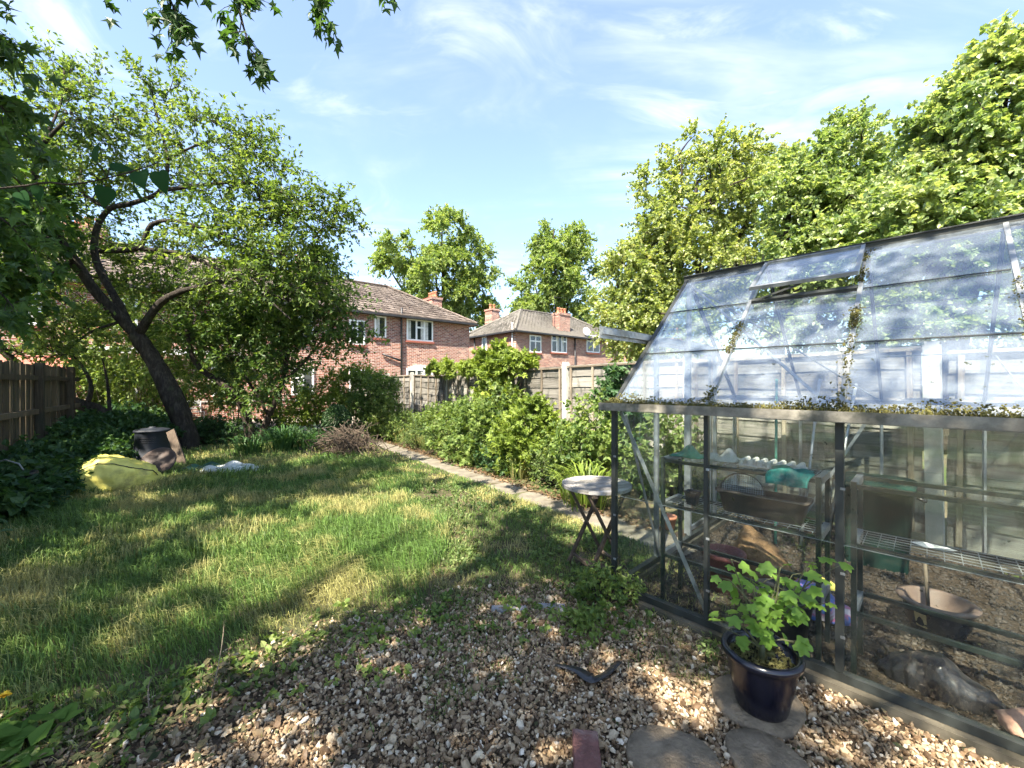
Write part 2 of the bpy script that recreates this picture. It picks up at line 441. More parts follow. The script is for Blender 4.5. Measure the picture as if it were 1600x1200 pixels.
def bush(name, label, cat, blobs, leafm, size, R=.3, ntw=4, nlf=8, T=OVAL, stems=True, stemm=None, droop=.2, up=.3, group=None, bias=.3, base=None, upn=1.0):
    b0 = np.asarray(blobs[0][0], float)
    base = np.array([b0[0], b0[1], 0]) if base is None else np.asarray(base)
    t = thing(name, label, cat, base, 0, group)
    leaf = MB(); st = MB()
    for c, rad, n in blobs:
        c = np.asarray(c, float); rad = np.asarray(rad, float)
        o = in_ball(n, bias); o[:, 2] = np.where(c[2] + o[:, 2] * rad[2] < .03, np.abs(o[:, 2]), o[:, 2])
        tips = c + o * rad; tips[:, 2] = np.maximum(tips[:, 2], .03)
        sprays(leaf, st, tips, unit(o * rad + np.array([0, 0, .15])), R, ntw, nlf, size, T, droop, up, .003, upn=upn)
        if stems:
            for q in tips[::3]:
                f = np.array([c[0] + (q[0] - c[0]) * .35, c[1] + (q[1] - c[1]) * .35, 0.0])
                st.tube(curve(f, q, 5, .03, .05), np.linspace(.008, .003, 5), 4, False)
    obj('stems', st, stemm or M['bark2'], t, False, True)['kind'] = 'stuff'
    obj('foliage', leaf, leafm, t, False, True)['kind'] = 'stuff'
    return t

# ------------------------------------------------------------------ ground
def m_ground():
    a = NT('garden soil'); p = a.pos()
    n = a.noise(p, 3.0, 8, .7); n2 = a.noise(p, .5, 4)
    c = a.ramp(n, [(.3, (.045, .035, .022)), (.5, (.10, .08, .05)), (.7, (.17, .14, .09))])
    c = a.mix(a.mr(n2, .42, .6), c, (.06, .085, .025))
    return a.done(a.bsdf(c, .95, nrm=a.bump(n, .8, .04), spec=.15))
def m_turf():
    a = NT('turf soil'); p = a.pos()
    n = a.noise(p, 6.0, 8, .7); n2 = a.noise(p, 1.1, 4)
    c = a.ramp(n, [(.3, (.03, .025, .014)), (.5, (.07, .06, .033)), (.7, (.14, .115, .07))])
    c = a.mix(a.mr(n2, .45, .65, 0, .6), c, (.045, .06, .02))
    return a.done(a.bsdf(c, .95, nrm=a.bump(n, .8, .03), spec=.15))
def m_gravelbase():
    a = NT('gravel grit'); p = a.pos()
    n = a.noise(p, 60.0, 4, .7)
    c = a.ramp(n, [(.3, (.025, .018, .012)), (.5, (.06, .045, .03)), (.7, (.12, .09, .065))])
    return a.done(a.bsdf(c, .95, nrm=a.bump(n, .9, .02), spec=.15))
M['soil'] = m_ground(); M['turf'] = m_turf(); M['grit'] = m_gravelbase()
gb = MB(); gb.add([[-600, -600, -.012], [600, -600, -.012], [600, 900, -.012], [-600, 900, -.012]], [[0, 1, 2, 3]])
struct('ground', gb, M['soil'])
EDGE = np.array([(-6, 1.0), (-2.19, 1.45), (-1.77, 1.62), (-1.345, 2.05), (-.6, 2.41), (-.163, 2.61), (.40, 2.58), (.60, 2.75), (3, 2.9)])
def edge_y(x): return np.interp(x, EDGE[:, 0], EDGE[:, 1])
# lawn sheet, gently uneven
nx, ny = 60, 60
aa = np.linspace(-2.6, 3.12, nx); bbv = np.linspace(.2, 11.6, ny)
AA, BB = np.meshgrid(aa, bbv); XY = AA[..., None] * NF + BB[..., None] * E1
Zl = -.004 + .006 * vnoise(XY.reshape(-1, 2), 1.2, 3).reshape(AA.shape) * (np.abs(AA - 3.12) > .2)
Vl = np.concatenate([XY, Zl[..., None]], -1).reshape(-1, 3)
ii = (np.arange(ny - 1)[:, None] * nx + np.arange(nx - 1)).ravel()
Fl = np.stack([ii, ii + 1, ii + nx + 1, ii + nx], 1)
cen = Vl[Fl].mean(1); Fl = Fl[cen[:, 1] > edge_y(cen[:, 0]) - .15]
struct('lawn', MB().add(Vl, Fl), M['turf'], True)
# gravel sheet and floor of the greenhouse
gp = [(-3.2, -1.2, .004), (4.6, -1.2, .004), (4.6, 1.0, .004), (3.0, 5.0, .004), (1.6, 4.0, .004)]
gp += [(x, y + .02, .004) for x, y in EDGE[::-1][1:-1]]
struct('gravel_bed', MB().add(gp, np.array([list(range(len(gp)))])), M['grit'])

# pebbles: uncountable, one mass
def ico(sub):
    import bmesh
    b = bmesh.new(); bmesh.ops.create_icosphere(b, subdivisions=sub, radius=1.0)
    V = np.array([v.co[:] for v in b.verts]); F = np.array([[v.index for v in f.verts] for f in b.faces]); b.free(); return V, F
I1, I2 = ico(1), ico(2)
def rot_rand(n, tilt=1.0):
    q = unit(RN.normal(0, 1, (n, 4)) * np.array([1, tilt, tilt, 1]))
    w, x, y, z = q.T
    return np.stack([np.stack([1 - 2 * (y * y + z * z), 2 * (x * y - z * w), 2 * (x * z + y * w)], -1),
                     np.stack([2 * (x * y + z * w), 1 - 2 * (x * x + z * z), 2 * (y * z - x * w)], -1),
                     np.stack([2 * (x * z - y * w), 2 * (y * z + x * w), 1 - 2 * (x * x + y * y)], -1)], -2)
def pebbles(mb, P, size, T, tilt=.5):
    n = len(P); tv, tf = T
    s = size[:, None] * np.stack([RN.uniform(.7, 1.3, n), RN.uniform(.55, 1.0, n), RN.uniform(.35, .65, n)], 1)
    lump = 1 + RN.normal(0, .09, (n, len(tv)))
    V = tv[None] * lump[..., None]
    for _ in range(3):                   # broken faces
        pn_ = unit(RN.normal(0, 1, (n, 3))); dd = np.einsum('nkj,nj->nk', V, pn_) - RN.uniform(.35, .75, n)[:, None]
        V = V - np.maximum(0, dd)[..., None] * pn_[:, None]
    V = V * s[:, None]
    V = np.einsum('nij,nkj->nki', rot_rand(n, tilt), V) + P[:, None]
    F = (tf[None] + (np.arange(n) * len(tv))[:, None, None]).reshape(-1, 3)
    mb.add(V.reshape(-1, 3), F)
def m_pebble():
    a = NT('flint gravel'); r = a.isl(); p = a.pos()
    c = a.ramp(r, [(0, (.055, .033, .016)), (.18, (.125, .078, .042)), (.42, (.20, .138, .076)), (.68, (.285, .21, .127)), (.88, (.37, .295, .197)), (.96, (.46, .395, .295)), (1, (.60, .54, .45))])
    n = a.noise(p, 70, 4, .6)
    c = a.mix(a.mr(n, .5, .75, 0, .5), c, (.16, .10, .06))
    return a.done(a.bsdf(c, .62, nrm=a.bump(n, .3, .004), spec=.4))
M['pebble'] = m_pebble()
GH0 = np.array([.705, 2.82]); GHX = np.array([.7015, -.7127]); GHN = np.array([.7127, .7015])
def gh_local(XY): d = XY - GH0; return d @ GHX, d @ GHN
N = 95000
XY = np.column_stack([RN.uniform(-2.6, 3.2, N), RN.uniform(1.15, 3.3, N)])
lx, ly = gh_local(XY)
edge = XY[:, 1] - edge_y(XY[:, 0]) + .12 * vnoise(XY, 5, 9)
left = XY[:, 0] + 1.35 - .35 * (XY[:, 1] - 1.5) + .12 * vnoise(XY, 6, 4)
pr = np.clip(1.1 + (-edge) * 2.5, 0.03, 1) * np.clip(.55 + left * 2.2, .30, 1) * np.where(edge > .55, 0, 1)
k = (RN.uniform(0, 1, N) < pr) & (ly < -.07) & (np.abs(XY[:, 0]) < XY[:, 1] * 1.32)
XY = XY[k]
mbp = MB(); z = RN.uniform(.0, .022, len(XY))
pebbles(mbp, np.column_stack([XY, z]), RN.lognormal(math.log(.0105), .36, len(XY)), I1)
o = obj('gravel', mbp, M['pebble'], None, False); tag(o, 'brown and cream flint gravel spread across the foreground', 'gravel', kind='stuff')
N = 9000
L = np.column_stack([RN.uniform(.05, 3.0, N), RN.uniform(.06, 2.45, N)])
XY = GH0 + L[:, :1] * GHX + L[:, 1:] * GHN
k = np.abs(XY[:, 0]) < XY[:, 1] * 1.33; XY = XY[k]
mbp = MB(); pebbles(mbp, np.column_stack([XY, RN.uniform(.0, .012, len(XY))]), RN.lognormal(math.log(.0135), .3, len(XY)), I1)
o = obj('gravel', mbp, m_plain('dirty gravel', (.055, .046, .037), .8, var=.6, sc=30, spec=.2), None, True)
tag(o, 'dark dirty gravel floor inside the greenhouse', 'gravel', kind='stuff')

# path of concrete slabs
M['slab'] = m_plain('old concrete slab', (.165, .147, .115), .9, var=.4, sc=4, bump=.7, spec=.2, dirt=(.075, .062, .042))
sl = []
pth = obj('path', MB().add([GD(3.02, 2.0, .002), GD(3.62, 2.0, .002), GD(3.62, 13, .002), GD(3.02, 13, .002)], [[0, 1, 2, 3]]), M['soil'])
pth['kind'] = 'structure'
def slab_mesh(seed):
    q = np.random.default_rng(seed); b = MB(); w, l, h = .205, .292, .012
    c = np.array([[-w, -l], [w, -l], [w, l], [-w, l]]) + q.normal(0, .008, (4, 2)); i = c * .97
    b.add(np.concatenate([np.column_stack([c, np.zeros(4)]), np.column_stack([c, np.full(4, h - .006)]), np.column_stack([i, np.full(4, h)])]),
          [[0, 1, 5, 4], [1, 2, 6, 5], [2, 3, 7, 6], [3, 0, 4, 7], [4, 5, 9, 8], [5, 6, 10, 9], [6, 7, 11, 10], [7, 4, 8, 11], [8, 9, 10, 11]])
    return b.mesh('slab')
sm = [slab_mesh(i) for i in range(5)]
bv = 2.2; i = 0
while bv < 12.6:
    s = obj('slab', sm[i % 5], M['slab'], pth)
    p = GD(3.33 + random.uniform(-.015, .015), bv, random.uniform(-.008, .0))
    s.location = p; s.rotation_euler = (random.uniform(-.012, .012), random.uniform(-.012, .012), math.atan2(E1[1], E1[0]) - math.pi / 2 + random.uniform(-.02, .02))
    bv += .605; i += 1

# ------------------------------------------------------------------ grass
def m_grass(name, fresh, dry, amt):
    a = NT(name); r = a.isl(); p = a.pos()
    c = a.ramp(r, [(0, tuple(x * .55 for x in fresh)), (.5, fresh), (1, tuple(min(1, x * 1.7) for x in fresh))])
    d = a.ramp(r, [(0, tuple(x * .7 for x in dry)), (1, tuple(x * 1.25 for x in dry))])
    patch = a.math('ADD', a.mr(a.noise(p, 1.3, 4, .6), .36, .66), a.math('MULTIPLY', a.math('SUBTRACT', r, .5), .5))
    c = a.mix(a.mr(patch, .35, 1.0, 0, amt), c, d)
    sh = a.bsdf(c, .5, spec=.3)
    t = a.n('ShaderNodeBsdfTranslucent', {'Color': a.mix(1.0, c, (1.5, 1.4, .6), 'MULTIPLY')})
    return a.done(a.n('ShaderNodeMixShader', {0: .35, 1: sh, 2: t}))
M['grass'] = m_grass('long grass', (.085, .15, .034), (.40, .35, .15), .74)
M['grass2'] = m_grass('worn grass', (.095, .15, .04), (.36, .31, .16), .75)
def blades(mb, XY, h, w, lean, z0=-.005, dirn=None):
    n = len(XY); an = RN.uniform(0, 6.283, n) if dirn is None else dirn
    d = np.column_stack([np.cos(an), np.sin(an), np.zeros(n)])
    s = np.column_stack([-d[:, 1], d[:, 0], np.zeros(n)])
    tw = RN.uniform(-1.2, 1.2, n)[:, None]; s = s * np.cos(tw) + d * np.sin(tw)
    b = np.column_stack([XY, np.full(n, z0)])
    m_ = b + d * (lean * h * .28)[:, None]; m_[:, 2] += h * .58
    e = b + d * (lean * h)[:, None]; e[:, 2] += h * np.clip(1.05 - .55 * lean, .3, 1)
    W_ = (w / 2)[:, None]
    V = np.stack([b - s * W_, b + s * W_, m_ + s * W_ * .8, m_ - s * W_ * .8, e], 1).reshape(-1, 3)
    q = (np.arange(n) * 5)[:, None]
    mb.add(V, q + np.array([[0, 1, 2, 3]]), q + np.array([[3, 2, 4]]))
def visible(XY, m=1.32): return (XY[:, 0] < XY[:, 1] * m) & (XY[:, 0] > -XY[:, 1] * m * 1.25 - .3) & (XY[:, 1] > 1.1)
def ab(XY): return XY @ NF, XY @ E1
def scatter(n, x0, x1, y0, y1): return np.column_stack([RN.uniform(x0, x1, n), RN.uniform(y0, y1, n)])
long_, worn = MB(), MB()
for (y0, y1, n, hh, ww) in ((1.2, 3.2, 66000, .155, .0046), (3.2, 5.2, 78000, .16, .0070), (5.2, 7.6, 62000, .15, .010), (7.6, 12.5, 48000, .15, .015)):
    x0, x1 = -1.62 * y1 - .3, 1.5
    XY = scatter(n, x0, x1, y0, y1)
    a_, b_ = ab(XY)
    k = visible(XY) & (a_ < 3.12) & (a_ > -2.4) & (b_ < 11.3)
    e = XY[:, 1] - edge_y(XY[:, 0]) + .18 * vnoise(XY, 4, 5)
    k &= e > -.75
    XY = XY[k]; e = e[k]; a_ = a_[k]; b_ = b_[k]
    r = XY[:, 0] / XY[:, 1] + .05 * vnoise(XY, 2.2, 6)
    isworn = (r > -.19) & (XY[:, 1] < 6.4 + .5 * vnoise(XY, 1.5, 8)) & (a_ < 2.75)
    clump = vnoise(XY, 3.2, 12) * .5 + vnoise(XY, 9, 13) * .35
    bare = vnoise(XY, 2.4, 22) * .6 + vnoise(XY, 6, 23) * .4
    kw = isworn & (RN.uniform(0, 1, len(XY)) < np.clip(.60 - bare * .7, .06, 1))
    kl = ~isworn & (RN.uniform(0, 1, len(XY)) < np.where(e > -.1, np.clip(.55 + e * .9 + clump * .3, .08, 1), .05 * np.clip(clump + .3, 0, 1) + .006))
    P = XY[kl]; c = clump[kl]; ee = np.clip(e[kl] / .9, .35, 1)
    hgt = hh * RN.uniform(.45, 1.25, len(P)) * (1 + .45 * c) * ee * np.interp(a_[kl], [2.3, 2.85], [1, .45])
    flow = 2.4 + 1.3 * vnoise(P, 1.1, 30) + RN.normal(0, .75, len(P))
    blades(long_, P, hgt, ww * RN.uniform(.6, 1.3, len(P)), np.clip(RN.normal(.8, .35, len(P)), .05, 1.7), dirn=flow)
    P = XY[kw]
    blades(worn, P, hh * .40 * RN.uniform(.35, 1.3, len(P)), ww * RN.uniform(.6, 1.2, len(P)), np.clip(RN.normal(.7, .35, len(P)), .05, 1.5))
o = obj('grass', long_, M['grass'], None); tag(o, 'long uncut lawn grass with straw coloured patches', 'grass', kind='stuff')
o = obj('grass', worn, M['grass2'], None); tag(o, 'short worn patchy grass beside the paved path', 'grass', kind='stuff')

# ------------------------------------------------------------------ fences
M['fence'] = m_wood('weathered fence board', [(.085, .078, .067), (.19, .178, .157), (.31, .295, .26)], 0, stain=.75)
M['batten'] = m_wood('weathered batten', [(.08, .062, .045), (.19, .155, .115), (.30, .26, .20)], 2, stain=.35)
M['concrete'] = m_plain('concrete post', (.42, .40, .36), .9, var=.2, sc=5, bump=.4, spec=.2, dirt=(.20, .20, .16))
FROT = math.atan2(E1[1], E1[0])
fence = thing('garden_fence', 'weathered grey lap fence with concrete posts along the right border', 'fence', GD(5.25, 5.455), FROT)
PW = 2.37
def lap_board(seed, L, hgt=.205):
    q = np.random.default_rng(seed); b = MB(); n = 14
    x = np.linspace(-L / 2, L / 2, n); lo = -hgt / 2 + .016 * np.cumsum(q.normal(0, .35, n)); lo -= lo.mean() + hgt / 2 - .0
    lo = np.clip(lo, -hgt / 2 - .02, -hgt / 2 + .025); up = np.full(n, hgt / 2)
    V = []; F = []
    for i in range(n):
        V += [(x[i], .016, lo[i]), (x[i], .0, up[i]), (x[i], -.006, up[i]), (x[i], .006, lo[i])]
        if i:
            a = 4 * (i - 1); c = 4 * i
            F += [[a, c, c + 1, a + 1], [a + 1, c + 1, c + 2, a + 2], [a + 2, c + 2, c + 3, a + 3], [a + 3, c + 3, c, a]]
    F += [[0, 1, 2, 3], [4 * n - 1, 4 * n - 2, 4 * n - 3, 4 * n - 4]]
    return b.add(V, F).mesh('board')
lb = [lap_board(s, PW - .13) for s in range(6)]
post_m = MB().bb(-.055, .055, -.05, .05, 0, 1.82); post_m.box((0, 0, 1.835), (.09, .08, .03)); post_m = post_m.mesh('post')
bat_m = MB().bb(-.019, .019, .020, .042, .06, 1.72).mesh('batten')
for kk in range(-3, 7):
    p = obj('post', post_m, M['concrete'], fence); p.location = (kk * PW, 0, random.uniform(-.03, .02)); p.rotation_euler = (random.uniform(-.01, .01), random.uniform(-.012, .012), 0)
    if kk == 6: break
    cx = (kk + .5) * PW; dz = random.uniform(-.04, .03); tilt = random.uniform(-.012, .012)
    if kk == 2: tilt = -.035; dz = -.05
    pn = obj('fence_panel', MB().bb(-PW / 2 + .06, PW / 2 - .06, -.022, .046, 1.725, 1.75), M['batten'], fence)
    pn.location = (cx, 0, dz); pn.rotation_euler = (0, tilt, 0)
    nb = 9; pit = 1.70 / nb
    for j in range(nb):
        bo = obj('board', lb[(j * 5 + kk * 3 + 60) % 6], M['fence'], pn)
        bo.location = (random.uniform(-.01, .01), 0, .06 + pit * (j + .5)); bo.rotation_euler = (random.uniform(-.015, .02), random.uniform(-.008, .008), 0)
    for j, fx in enumerate((-.47, -.235, 0, .235, .47)):
        ba = obj('batten', bat_m, M['batten'], pn); ba.location = (fx * (PW - .16), 0, 0)
# left boundary: vertical boards
M['fence2'] = m_wood('brown fence board', [(.05, .038, .024), (.10, .077, .048), (.16, .125, .08)], 2, stain=.6)
lf = thing('board_fence', 'brown vertical board fence at the left behind the ground ivy', 'fence', GD(-2.35, 2.66), FROT)
vb = MB().bb(-.056, .056, -.011, .011, .03, 1.78).mesh('board')
for i in range(81):
    bo = obj('board', vb, M['fence2'], lf); bo.location = (i * .124, random.uniform(-.006, .006), random.uniform(-.02, .02)); bo.rotation_euler = (0, random.uniform(-.01, .01), 0)
for zr in (.4, 1.0, 1.55):
    obj('rail', MB().bb(-.06, 80.5 * .124, -.075, -.015, zr - .04, zr + .04), M['fence2'], lf)
for i in range(6):
    obj('post', MB().bb(i * 1.85 - .05, i * 1.85 + .05, -.12, -.025, 0, 1.80), M['fence2'], lf)

# ------------------------------------------------------------------ greenhouse
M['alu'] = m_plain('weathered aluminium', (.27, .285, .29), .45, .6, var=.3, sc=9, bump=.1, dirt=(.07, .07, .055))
M['aludark'] = m_plain('dirty shaded aluminium', (.016, .019, .017), .6, .0, var=.5, sc=14, dirt=(.015, .018, .012))  # near wall's shade and its dirt both put into this dark colour
M['gwall'] = m_glass('wall glass', .02, 2.2, (.95, .975, .965), (.40, .44, .40), spots=.4)
M['groof'] = m_glass('roof glass', .16, .6, (.96, .98, .98), (.58, .67, .78), ior=2.2, spots=.7)  # bluish film colour: dirt haze plus painted pale sky reflection
M['gback'] = m_glass('back glass', .02, 1.0, (.96, .98, .97), (.45, .5, .47))
M['gutter'] = m_plain('dirty gutter', (.17, .158, .13), .6, .1, var=.5, sc=12, bump=.2, dirt=(.022, .024, .014))
M['mosst'] = m_plain('dry moss', (.085, .08, .026), .95, var=.6, sc=18, spec=.1)
GH = thing('greenhouse', 'aluminium greenhouse with mossy gutter and an open roof vent', 'greenhouse', (GH0[0], GH0[1], 0), math.atan2(GHX[1], GHX[0]))
PB = .61; NB = 5; GL = PB * NB; GW = 2.5; EZ = 1.315; RZ = 2.40; ZB = .06
def gpart(name, mb, mat, smooth=False, par=None): return obj(name, mb, mat, par or GH, smooth)
# kerb and sills
kb = MB(); kb.bb(-.06, GL + .06, -.06, .04, -.03, .045); kb.bb(-.06, GL + .06, GW - .04, GW + .06, -.03, .045); kb.bb(-.058, .04, .04, GW - .04, -.03, .043); kb.bb(GL - .04, GL + .058, .04, GW - .04, -.03, .043)
gpart('concrete_kerb', kb, m_plain('mossy kerb', (.085, .075, .055), .9, var=.5, sc=6, bump=.5, spec=.2, dirt=(.03, .032, .014)))
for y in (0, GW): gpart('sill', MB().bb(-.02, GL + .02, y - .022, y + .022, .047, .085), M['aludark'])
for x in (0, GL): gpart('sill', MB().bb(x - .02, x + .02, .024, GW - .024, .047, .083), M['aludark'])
# walls: bars and panes
for side, y in (('near', 0.0), ('far', GW)):
    s = -1 if side == 'near' else 1
    for i in range(NB + 1):
        x = i * PB; wd = .030 if i in (0, NB) else .022
        if i == 2 and side == 'near': wd = .032
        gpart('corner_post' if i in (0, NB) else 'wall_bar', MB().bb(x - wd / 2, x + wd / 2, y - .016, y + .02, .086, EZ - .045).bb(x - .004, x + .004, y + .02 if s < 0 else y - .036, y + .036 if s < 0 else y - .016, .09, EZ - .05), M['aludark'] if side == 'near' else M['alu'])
    for i in range(NB):
        for (za, zb) in ((.075, .70), (.69, EZ - .035)):
            yy = y + s * (.010 if za > .5 else .006) + (0 if side == 'near' else 0)
            gpart('pane', MB().bb(i * PB + .012, (i + 1) * PB - .012, yy - .0015, yy + .0015, za, zb), M['gwall'] if side == 'near' else M['gback'])
for i in range(NB):
    gpart('lap_seam', MB().bb(i * PB + .016, (i + 1) * PB - .016, -.0165, -.0125, .690, .692), m_plain('pale glass edge', (.16, .18, .165), .5, var=.5, sc=20) if i == 0 else bpy.data.materials['pale glass edge'])
    for z_ in (.25, .55, .95): gpart('glazing_clip', MB().bb(i * PB + .004, i * PB + .022, -.021, -.0165, z_, z_ + .012), M['alu'])
# eaves and gutter
for y, s in ((0, -1), (GW, 1)):
    gpart('eave_rail', MB().bb(-.03, GL + .03, y - .03, y + .03, EZ - .043, EZ - .012), M['aludark'])
    g = MB()
    yo = y + s * .065
    for dy, dz0, dz1 in ((-.05, -.05, .015), (.05, -.05, .015)):
        g.bb(-.05, GL + .05, yo + dy - .003, yo + dy + .003, EZ + dz0 + .012, EZ + dz1 - .005)
    g.bb(-.05, GL + .05, yo - .05, yo + .05, EZ - .042, EZ - .037)
    gpart('gutter', g, M['gutter'])
# roof
rt = math.atan2(RZ - EZ, GW / 2); SL = math.hypot(RZ - EZ, GW / 2)
def rp(x, t, off=0.0, side=0):         # point on the roof: t 0 eave .. 1 ridge, off outwards
    y = t * GW / 2 - off * math.sin(rt); z = EZ + t * (RZ - EZ) + off * math.cos(rt)
    return np.array([x, y if side == 0 else GW - y, z])
def rslab(x0, x1, t0, t1, o0, o1, side=0):
    P = [rp(x, t, o, side) for o in (o0, o1) for t in (t0, t1) for x in (x0, x1)]
    return MB().add(P, [[0, 2, 3, 1], [4, 5, 7, 6], [0, 1, 5, 4], [2, 6, 7, 3], [0, 4, 6, 2], [1, 3, 7, 5]])
for side in (0, 1):
    for i in range(NB + 1):
        w = .014 if i in (0, NB) else .011
        b = rslab(i * PB - w, i * PB + w, 0.0, .985, -.006, .010, side)
        b2 = rslab(i * PB - .004, i * PB + .004, 0.0, .98, -.035, -.006, side)
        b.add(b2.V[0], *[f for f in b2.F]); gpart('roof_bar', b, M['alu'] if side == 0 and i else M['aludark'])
    for i in range(NB):
        for r_, (t0, t1) in enumerate(((.012, .335), (.325, .665), (.655, .975))):
            vent = side == 0 and i == 1
            if vent and r_ == 2: continue
            o0 = -.004 + r_ * .0042
            gpart('pane', rslab(i * PB + .012, (i + 1) * PB - .012, t0, t1, o0, o0 + .003, side), M['groof'] if side == 0 else M['gback'])
            if r_ < 2 and not (vent and r_ == 1):
                gpart('lap_seam', rslab(i * PB + .016, (i + 1) * PB - .016, t1 - .0075, t1 - .0015, o0 + .0075, o0 + .011, side), M['aludark'])
gpart('ridge_beam', MB().bb(-.03, GL + .03, GW / 2 - .03, GW / 2 + .03, RZ - .05, RZ + .012).bb(-.03, GL + .03, GW / 2 - .045, GW / 2 + .045, RZ + .012, RZ + .02), M['aludark'])
# roof vent, propped open
vt = math.radians(8); x0, x1 = PB + .004, 2 * PB - .004
hy, hz = rp(0, .985, .014)[1:]
def vp(x, l, o):
    a_ = rt - vt
    return np.array([x, hy - l * math.cos(a_) - o * math.sin(a_), hz - l * math.sin(a_) + o * math.cos(a_)])
def vslab(xa, xb, l0, l1, o0, o1):
    P = [vp(x, l, o) for o in (o0, o1) for l in (l0, l1) for x in (xa, xb)]
    return MB().add(P, [[0, 2, 3, 1], [4, 5, 7, 6], [0, 1, 5, 4], [2, 6, 7, 3], [0, 4, 6, 2], [1, 3, 7, 5]])
VL = .50
vf = vslab(x0, x1, 0, .025, 0, .022)
for q in (vslab(x0, x1, VL - .022, VL, -.002, .024), vslab(x0, x0 + .022, .026, VL - .023, 0, .022), vslab(x1 - .022, x1, .026, VL - .023, 0, .022)): vf.add(q.V[0], *q.F)
vfo = gpart('roof_vent', vf, M['alu'])
gpart('pane', vslab(x0 + .023, x1 - .023, .026, VL - .024, .008, .011), M['groof'], par=vfo)
gpart('stay', MB().bar(vp(x0 + .30, VL - .02, -.012), rp(x0 + .04, .66, .022), .012, .012), M['aludark'], par=vfo)
gpart('vent_sill', rslab(PB + .014, 2 * PB - .014, .655, .675, -.004, .024), M['aludark'])
# braces
gpart('brace', MB().bar(rp(.03, .97, -.05), rp(2 * PB - .02, .03, -.05), .022, .006), M['alu'])
gpart('brace', MB().bar(rp(.03, .97, -.05, 1), rp(2 * PB - .02, .03, -.05, 1), .022, .006), M['alu'])
gpart('brace', MB().bar((.025, .045, EZ - .06), (PB - .02, .045, .10), .006, .024), M['alu'])
gpart('brace', MB().bar((3 * PB, .045, .10), (4 * PB, .045, EZ - .06), .006, .024), M['alu'])
gpart('brace', MB().bar((2 * PB - .03, GW - .05, EZ - .06), (PB + .02, GW - .05, .10), .006, .024), M['alu'])
# gable ends
for x, near in ((0.0, True), (GL, False)):
    def rz(y): return EZ + (RZ - EZ) * (1 - abs(y - GW / 2) / (GW / 2))
    for y in (.62, 1.25, 1.88):
        gpart('gable_bar', MB().bb(x - .014, x + .018, y - .015, y + .015, .086, rz(y) - .03), M['alu'])
    for ya, yb in ((.03, .62), (1.88, GW - .03)) + (() if near else ((.62, 1.25), (1.25, 1.88))):
        gpart('pane', MB().add([(x + e, y, z_) for e in (-.004, -.001) for y, z_ in ((ya, .075), (yb, .075), (yb, rz(yb) - .03), (ya, rz(ya) - .03))],
              [[0, 1, 2, 3], [4, 7, 6, 5], [0, 4, 5, 1], [1, 5, 6, 2], [2, 6, 7, 3], [3, 7, 4, 0]]), M['gback'])
    if near:
        for ya, yb in ((.62, 1.25), (1.25, 1.88)):
            gpart('pane', MB().add([(x + e, y, z_) for e in (-.004, -.001) for y, z_ in ((ya + .01, 1.86), (yb - .01, 1.86), (yb - .01, rz(yb) - .03), (ya + .01, rz(ya) - .03))],
                  [[0, 1, 2, 3], [4, 7, 6, 5], [0, 4, 5, 1], [1, 5, 6, 2], [2, 6, 7, 3], [3, 7, 4, 0]]), M['gback'])
        gpart('cross_rail', MB().bb(x - .012, x + .016, .03, GW - .03, EZ - .02, EZ + .01), M['alu'])
        gpart('door_track', MB().bb(-.052, -.020, -.10, 1.95, 1.79, 1.83).bb(-.056, -.048, -.10, 1.95, 1.765, 1.845), M['alu'])
        door = MB()
        for y in (1.28, 1.86): door.bb(-.048, -.024, y - .018, y + .018, .09, 1.785)
        for z_ in (.11, .72, 1.76): door.bb(-.046, -.026, 1.298, 1.842, z_ - .02, z_ + .02)
        d = gpart('sliding_door', door, M['alu'])
        for za, zb in ((.13, .70), (.74, 1.74)): gpart('pane', MB().bb(-.037, -.034, 1.298, 1.842, za, zb), M['gback'], par=d)
        gpart('brace', MB().bar((.03, .10, EZ - .08), (.03, .60, .12), .024, .006, up=(1, 0, 0)), M['alu'])
# moss in the gutter and against the bars
mo = MB(); n = 6500
X = RN.uniform(-.04, GL, n); k = np.clip(.55 + .5 * np.sin(X * 5.1 + 1) * np.sin(X * 2.3) + .35 * np.sin(X * 13), .12, 1)
hgt = RN.uniform(0, 1, n) ** 1.3 * .062 * k
P = np.column_stack([X, RN.uniform(-.108, .01, n), EZ - .015 + hgt]); P[:, 2] += np.maximum(0, P[:, 1] + .06) * .6
pebbles(mo, P, RN.uniform(.003, .0085, n), I1, 1.0)
for bx, ta, tb, m_ in ((1, .30, .50, 260), (1, .02, .10, 90), (2, .40, .52, 260), (2, .70, .80, 90), (2, .02, .38, 150), (3, .3, .6, 120), (2, .86, .93, 60)):
    t_ = RN.uniform(ta, tb, m_); xo = bx * PB + RN.normal(0, .016, m_)
    P = np.array([rp(a_, b_, .012 + abs(RN.normal(0, .012))) for a_, b_ in zip(xo, t_)])
    pebbles(mo, P, RN.uniform(.003, .009, m_), I1, 1.0)
gpart('moss', mo, M['mosst'])['kind'] = 'stuff'
mt = MB(); n = 2400
X = RN.uniform(-.04, GL, n); XYm = np.column_stack([X, RN.uniform(-.10, 0.0, n)])
blades(mt, XYm, RN.uniform(.012, .04, n), np.full(n, .004), RN.uniform(.2, 1.2, n), z0=EZ + .005)
gpart('moss_tufts', mt, M['mosst'])['kind'] = 'stuff'
# spiky weeds on the ridge
rw = MB(); n = 34; blades(rw, np.column_stack([RN.uniform(.05, .6, n), np.full(n, GW / 2)]), RN.uniform(.04, .12, n), np.full(n, .004), RN.uniform(0, .35, n), z0=RZ + .02)
gpart('dry_stalks', rw, M['twig'])['kind'] = 'stuff'

